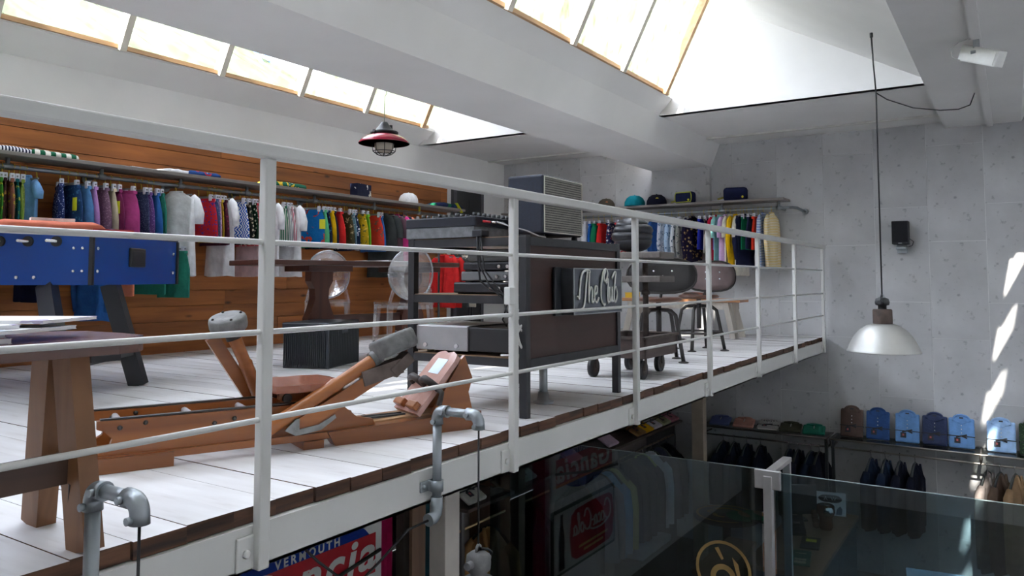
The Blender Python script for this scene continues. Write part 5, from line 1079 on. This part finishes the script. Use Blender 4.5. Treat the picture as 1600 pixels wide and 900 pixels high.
def jacket(label, m, loc, rz, group, ln=.72, hm=None, cat='jacket', name='tailored_jacket', w0=.20):
    t = thing(name, label, cat, loc, rz, group); hm = hm or mat('dark_hanger', (.03, .035, .035), .4)
    MB().tube([(0, -.016, -.005), (0, -.012, .012), (0, 0, .018), (0, .013, .008), (0, .010, -.01), (0, 0, -.03), (0, 0, -.06)], .003, 6).build('hook', chrome, t)
    MB().tube([(0, -w0*.8, -.19), (0, -.07, -.095), (0, 0, -.062), (0, .07, -.095), (0, w0*.8, -.19)], [.014, .012, .01, .012, .014], 8).build('hanger', hm, t)
    rows = [(-.072, .034, .018, 0), (-.10, .06, .026, 0), (-.15, w0*.58, .034, 0), (-.225, w0*.93, .042, 0), (-.30, w0*.98, .045, 0), (-.45, w0*.93, .042, 0), (-.08-ln, w0*1.05, .048, 0)]
    b = rows_body(rows, .18, seed=int(loc[1]*100)).build('body', m, t)
    for s in (-1, 1):
        MB().tube([(0, s*w0*.75, -.20), (0, s*(w0+.005), -.27), (.0, s*(w0+.03), -.45), (0, s*(w0+.03), -.10-ln*.92)], [.035, .046, .042, .035], 10).build('sleeve', m, t)
    MB().tube([(-.035, -.05, -.08), (-.048, -.03, -.18), (-.05, 0, -.34)], [.012, .022, .008], 6).tube([(-.035, .05, -.08), (-.048, .03, -.18), (-.05, 0, -.34)], [.012, .022, .008], 6).build('lapels', m, b)
navyj = fabric('navy_wool', srgb(22, 26, 42)); tealj = fabric('blue_black_wool', srgb(24, 36, 56))
J = 'navy jackets on the dark rail'
for i, y in enumerate((1.12, .99, .84, .68, .36, .26, .12, .03)):
    jacket({0: 'navy jacket hung nearest the beige column on the dark rail', 7: 'navy jacket hung nearest the black uprights on the dark rail'}.get(i, 'navy jacket hung among others on the dark rail below the folded shirts'), navyj if i % 2 else tealj, (9.22, y, -1.205), rad(90+random.uniform(-18, -6)), J)
for i, y in enumerate((-.50, -.64, -.78, -.925)):
    jacket({0: 'dark navy jacket of the four, nearest the black uprights', 3: 'dark navy jacket of the four, nearest the taupe jacket'}.get(i, 'dark navy jacket in the middle of the four below the slate shirt'), tealj if i < 2 else navyj, (9.22, y, -1.205), rad(90+random.uniform(-16, -6)), 'four navy jackets on the pale rail')
for y, col, lb in ((-1.57, (120, 112, 108), 'grey taupe jacket hung past the sun streak'), (-1.68, (95, 78, 66), 'brown jacket hung between grey taupe and camel jackets'), (-1.81, (150, 122, 92), 'camel jacket hung beside the brown jacket')):
    jacket(lb, fabric('wool_%d' % col[0], srgb(*col)), (9.22, y, -1.205), rad(72), 'pale jackets on the pale rail', .95)
# ---------------------------------------------------------------- side shelf under the upper floor
t = thing('display_shelf', 'long wooden shelf with brass rail under the upper floor', 'shelf', (0, 0, 0))
MB().box((4.8, 1.66, -1.115), (9.3, 2.12, -1.09)).build('shelf_board', wood('shelf_brown', (.16, .12, .095), (.10, .075, .06), 0, .5, 6, False), t)
MB().tube([(4.8, 1.76, -1.27), (9.3, 1.76, -1.27)], .011, 8).build('brass_rail', mat('brass_tube', (.45, .32, .17), .3, .9), t)
for x in (4.85, 6.2, 7.62, 9.26): MB().box((x-.02, 1.74, ZG), (x+.02, 2.12, -1.09)).build('upright_panel', mat('smoky_panel', (.14, .13, .13), .4), t)
for i, (x, col, lb) in enumerate(((8.10, (150, 115, 75), 'tan folded shirt at the end of the tilted row beside yellow'), (8.32, (225, 170, 20), 'bright yellow folded shirt in the tilted row'), (8.58, (200, 195, 200), 'pale lilac white folded shirt in the tilted row'), (8.86, (165, 165, 130), 'sage folded shirt in the tilted row'), (9.12, (205, 140, 155), 'pink folded shirt in the tilted row beside the column'))):
    M = Matrix.Translation((x, 1.68, -1.085)) @ Matrix.Rotation(rad(24), 4, 'X')
    shirt_pack('folded_shirt', lb, fabric('tilt_%d' % i, srgb(*col)), M, 'shirts in the tilted row', True, .24, .36)
for i, (x, col, lb) in enumerate(((4.98, (190, 190, 180), 'white folded shirt with black ribbon beside the wooden post'), (5.75, (200, 195, 190), 'off-white folded shirt behind the tinted glass near its post'), (6.6, (205, 175, 180), 'pale pink folded shirt behind the reflected sign'), (7.42, (195, 170, 185), 'pink and white folded shirt standing at the glass edge'))):
    M = Matrix.Translation((x, 1.70, -1.085)) @ Matrix.Rotation(rad(30), 4, 'X')
    shirt_pack('folded_shirt', lb, fabric('row_%d' % i, srgb(*col)), M, 'shirts on the side shelf', i < 2, .24, .34)
limeh = mat('lime_hanger', (.5, .6, .15), .4)
for i, (x, col, hm, lb) in enumerate(((5.25, (170, 130, 85), None, 'camel coat hung behind the end of the tinted glass'), (5.9, (40, 30, 40), None, 'dark plum coat hung behind the tinted glass'), (6.75, (38, 36, 46), None, 'charcoal shirt hung behind the reflected cola sign'), (7.22, (130, 140, 155), None, 'grey-blue shirt hung beside the light blue shirt'), (7.40, (110, 165, 205), None, 'light blue shirt hung beside the pale yellow shirt'), (7.55, (185, 190, 130), None, 'pale yellow shirt hung beside the light blue shirt'), (7.85, (25, 40, 60), None, 'dark blue shirt hung between pale yellow and neon-hanger shirts'), (8.05, (25, 40, 65), None, 'dark blue jacket hung next to the neon-hanger shirt'), (8.30, (30, 45, 65), limeh, 'dark shirt on a lime hanger on the brass rail'), (8.55, (205, 210, 220), None, 'white shirt hung beside the lime hanger'), (8.78, (60, 62, 80), None, 'grey violet jacket hung beside the white shirt'), (9.02, (25, 28, 38), None, 'black jacket hung beside the beige column'))):
    jacket(lb, fabric('side_%d' % i, srgb(*col)), (x, 1.76, -1.27), rad(14), 'clothes on the brass rail', .85, hm, 'shirt', 'hanging_shirt', .19)
t = thing('pile_of_clothes', 'low dark table with pale folded clothes below the brass rail', 'table', (7.95, 1.62, ZG)); MB().box((-.5, -.2, 0), (.5, .1, .35)).build('plinth', dark, t)
for k in range(3): MB().rbox((-.4+k*.28, -.18, .35), (-.16+k*.28, .08, .42), .02).build('clothes_stack', fabric('pale_stack', srgb(150, 160, 175)), t)
# ---------------------------------------------------------------- tinted glass screen with steel post
tint = clearmat('blue_tinted_glass', (.44, .56, .61), .08, None, 0, .0)
satin = mat('satin_steel', (.50, .49, .49), .35, .6)
t = thing('glass_screen', 'blue tinted glass screen with satin steel post and cap', 'glass screen', (5.1, 0, 0))
MB().box((-.006, -.455, ZG+.02), (.006, 1.66, -.565)).build('glass_panel', tint, t)
MB().box((-.006, -2.9, ZG+.02), (.006, -.545, -.575)).build('glass_panel', tint, t)
for a, b, z in ((-.455, 1.66, -.565), (-2.9, -.545, -.575)): MB().box((-.0062, a, z-.0005), (.0062, b, z+.002)).build('glass_edge', mat('pale_glass_edge', (.30, .38, .38), .2), t)
p = MB().rbox((-.03, -.527, ZG), (.03, -.473, -.60), .004).build('post', satin, t)
MB().rbox((-.016, -.58, -.685), (.016, -.415, -.565), .006).build('clamp_cap', satin, p)
MB().rbox((.0, -.53, -.605), (.5, -.47, -.575), .004).build('handrail_arm', satin, t)
MB().rbox((.46, -.525, ZG), (.50, -.475, -.60), .004).build('post', satin, t)
lg = mat('gold_vinyl', (.40, .27, .10), .5)
def arc(name, cy, cz, r0, r1, a0, a1, parent, x=-.0075, n=30, m=None, sy=1):
    vs = []; fs = []
    for i in range(n+1):
        a = a0+(a1-a0)*i/n
        for r in (r0, r1):
            for xx in (x, x-.001): vs.append((xx, cy-r*math.cos(a)*sy, cz+r*math.sin(a)))
    for i in range(n):
        b = i*4; fs += [(b+1, b+3, b+7, b+5), (b, b+4, b+6, b+2), (b, b+1, b+5, b+4), (b+2, b+6, b+7, b+3)]
    return MB().add(vs, fs).build(name, m or lg, parent)
cy, cz = -.20, -1.245
arc('ring_decal', cy, cz, .165, .185, 0, 2*PI, t); arc('letter_decal', cy, cz-.05, .05, .085, rad(-30), rad(210), t)
MB().prism([(cy+.03, cz+.14), (cy+.055, cz+.13), (cy+.01, cz+.06), (cy-.005, cz+.07)], 0, -.0085, -.0075).prism([(cy-.06, cz+.09), (cy-.10, cz+.05), (cy-.12, cz-.06), (cy-.10, cz-.06)], 0, -.0085, -.0075).build('accent_decal', lg, t)
# ---------------------------------------------------------------- counter and the things on it
t = thing('shop_counter', 'grey shop counter with brown wooden top behind the tinted glass', 'counter', (0, 0, 0))
MB().rbox((6.28, -.54, -1.64), (8.12, .02, -1.60), .005).build('counter_top', wood('counter_oak', (.30, .17, .10), (.2, .11, .065), 0, .4, 6, False), t)
for k in range(4): MB().rbox((6.32+k*.445, -.52, ZG), (6.32+k*.445+.44, 0, -1.64), .004).build('cabinet_front', mat('blue_grey_front', (.07, .08, .095), .5), t)
MB().rbox((5.98, .09, -1.66), (6.9, .34, -1.62), .004).box((6.0, .11, ZG), (6.88, .32, -1.66)).build('side_leaf', MATS['counter_oak'], t)
zc = -1.60
t = thing('till_monitor', 'black till monitor on the shop counter', 'monitor', (7.66, -.10, zc), rad(35)); MB().rbox((-.02, -.16, .06), (.02, .16, .33), .006).build('screen', blkp, t); MB().rbox((-.05, -.06, 0), (.05, .06, .02), .004).box((-.015, -.02, .0), (.015, .02, .1)).build('stand', blkp, t)
t = thing('keyboard_stand', 'black sloped card terminal beside the till monitor', 'terminal', (7.30, -.13, zc), rad(20)); MB().prism([(-.12, 0), (.12, 0), (.12, .11), (-.12, .03)], 1, -.09, .09).build('terminal_body', blkp, t); MB().box((-.02, -.05, .075), (.02, .05, .09)).build('keypad', dark, t)
t = thing('glass_cluster', 'cluster of clear glass baubles at the back of the counter', 'glassware', (7.92, -.07, zc))
random.seed(3)
for k in range(9): MB().ball((random.uniform(-.10, .10), random.uniform(-.04, .05), .05+.07*(k//3)), .045, 12, 8).build('bauble', clearmat('bauble_glass', (.75, .75, .75), .25, (.6, .55, .5), .3), t)
t = thing('amber_vase', 'amber glass vase with mirrored ball beside the white card', 'vase', (7.52, -.36, zc)); MB().lathe([(.05, 0), (.06, .02), (.055, .10), (.08, .15), (.075, .21), (.06, .22)], n=18).build('vase_body', mat('amber_glass', (.16, .065, .03), .1), t); MB().ball((-.03, -.02, .17), .055, 16, 10).build('mirror_ball', chrome, t)
for k in range(4): MB().ball((-.06+.02*k, .07+.01*k, .04+.03*k), .03, 10, 6).build('amber_bead', MATS['amber_glass'], t)
t = thing('show_card', 'white card with black oval logo standing on the counter', 'sign', (7.98, -.31, zc), rad(8))
Mc = Matrix.Rotation(rad(12), 4, 'Y')
MB().box((-.004, -.14, 0), (.004, .14, .21), M=Mc).build('card', MATS['paper_white'], t)
q = MB().prism([(.075*math.cos(a)+(.03 if math.cos(a) > 0 else -.03), .15+.035*math.sin(a)) for a in [2*PI*i/24 for i in range(24)]], 0, -.0055, -.0042, M=Mc).build('oval_logo', blkp, t)
o = text('lettering', 'A  W', .05, MATS['paper_white'], t, (.02, -.0, .15), (PI/2, 0, -PI/2), .0006); o.location = Mc @ Vector((-.0062, 0, .15)); o.rotation_euler = (Matrix.Rotation(rad(12), 4, 'Y') @ Euler((PI/2, 0, -PI/2)).to_matrix().to_4x4()).to_euler()
MB().prism([(-.10, .01), (-.05, .01), (-.06, .06), (-.09, .09), (-.11, .06)], 0, -.0055, -.0042, M=Mc).build('shoe_picture', mat('blue_grey_print', (.1, .13, .18), .5), t)
t = thing('green_packet', 'green packet with pale lettering lying on the counter edge', 'packet', (6.62, -.34, zc), rad(10)); MB().box((-.17, -.075, 0), (.17, .075, .012)).build('packet_body', mat('green_card', (.02, .10, .07), .5), t)
MB().box((-.14, -.045, .012), (-.03, .045, .013)).build('pale_label', mat('cream_print', (.6, .5, .36), .6), t)
text('lettering', 'ZEED', .042, blkp, t, (-.085, 0, .0134), (0, 0, -PI/2), .0004); MB().box((.09, -.04, .012), (.105, .04, .0128)).build('pale_line', MATS['cream_print'], t)
t = thing('dark_packet', 'dark packet with yellow picture beside the green packet', 'packet', (7.03, -.33, zc), rad(8)); MB().box((-.15, -.075, 0), (.15, .075, .012)).build('packet_body', dark, t); MB().box((.02, -.045, .012), (.09, .04, .013)).build('yellow_picture', yel, t)
# round dark table with logo and green shoes
t = thing('round_table', 'round dark display table with orange ring logo', 'table', (7.98, .70, ZG))
MB().lathe([(0, .81), (.33, .81), (.335, .83), (.33, .85), (0, .85)], n=40).build('table_top', mat('dark_brown_top', (.05, .04, .035), .4), t)
MB().lathe([(.18, 0), (.2, .02), (.05, .05), (.04, .8), (.1, .81)], n=20).build('pedestal', dark, t)
org = mat('orange_print', (.50, .26, .03), .5)
def flat_arc(cx, cy_, r0, r1, a0, a1, name, sx=1, sy=1):
    n = 28; vs = []; fs = []
    for i in range(n+1):
        a = a0+(a1-a0)*i/n
        for r in (r0, r1): vs += [(cx+r*math.cos(a)*sx, cy_+r*math.sin(a)*sy, .8502), (cx+r*math.cos(a)*sx, cy_+r*math.sin(a)*sy, .852)]
    for i in range(n): b = i*4; fs += [(b+1, b+3, b+7, b+5), (b, b+4, b+6, b+2), (b, b+1, b+5, b+4), (b+2, b+6, b+7, b+3)]
    MB().add(vs, fs).build(name, org, t)
flat_arc(0, 0, .28, .305, 0, 2*PI, 'ring_logo'); flat_arc(.02, 0, .15, .19, rad(-60), rad(60), 'logo_mark'); flat_arc(-.05, .02, .06, .10, rad(90), rad(280), 'logo_mark'); flat_arc(-.0, .15, .03, .05, 0, PI, 'logo_mark')
for k, (x, y) in enumerate(((7.80, .52), (7.92, .40))):
    t = thing('slip_on_shoe', 'green shoe with tan insole on the round dark table', 'shoe', (x, y, ZG+.85), rad(75), 'pair of green shoes')
    MB().rbox((-.14, -.05, 0), (.14, .05, .025), .02).build('sole', mat('shoe_sole', (.03, .06, .04), .6), t)
    MB().ball((.0, 0, .04), .13, 18, 10, sc=(1.08, .42, .40)).build('upper', mat('green_suede', (.015, .20, .09), .7), t)
    MB().ball((-.05, 0, .075), .07, 14, 8, sc=(1.1, .5, .35)).build('insole', mat('tan_insole', (.42, .27, .13), .6), t)
t = thing('low_table', 'pale blue low table behind the tinted glass', 'table', (7.32, -1.25, ZG), rad(8)); MB().rbox((-.2, -.26, .78), (.2, .22, .80), .004).build('table_top', mat('pale_blue_top', (.45, .62, .78), .35), t)
for x in (-.17, .17):
    for y in (-.22, .18): MB().box((x-.015, y-.015, 0), (x+.015, y+.015, .78)).build('leg', blkp, t)
# ---------------------------------------------------------------- condenser and ladder on the neighbouring roof
t = thing('air_conditioner', 'white air conditioning unit on the mossy roof outside the skylight', 'air conditioner', (7.1, 6.35, 3.42), rad(-4))
MB().rbox((-.42, -.16, .04), (.42, .16, .62), .02).build('case', whp, t)
fg = MB()
for r in (.06, .11, .16, .21): fg.tube([(.12+r*math.cos(2*PI*k/20), -.165, .33+r*math.sin(2*PI*k/20)) for k in range(21)], .006, 6)
fg.build('fan_grille', mat('grey_grille', (.35, .36, .36), .5), t)
for x in (-.3, .3): MB().box((x-.03, -.2, -.14), (x+.03, .2, .04)).build('foot', galv, t)
t = thing('ladder', 'blue and white ladder lying on the mossy roof outside the skylight', 'ladder', (6.45, 6.3, 3.42), rad(20))
for x in (-.15, .15): MB().bar((x, -.2, -.05), (x, .3, .75), .05, .03).build('side_rail', mat('ladder_blue', (.1, .3, .6), .5), t)
for k in range(4): MB().tube([(-.15, -.1+k*.12, .11+k*.19), (.15, -.1+k*.12, .11+k*.19)], .015, 8).build('rung', whp, t)
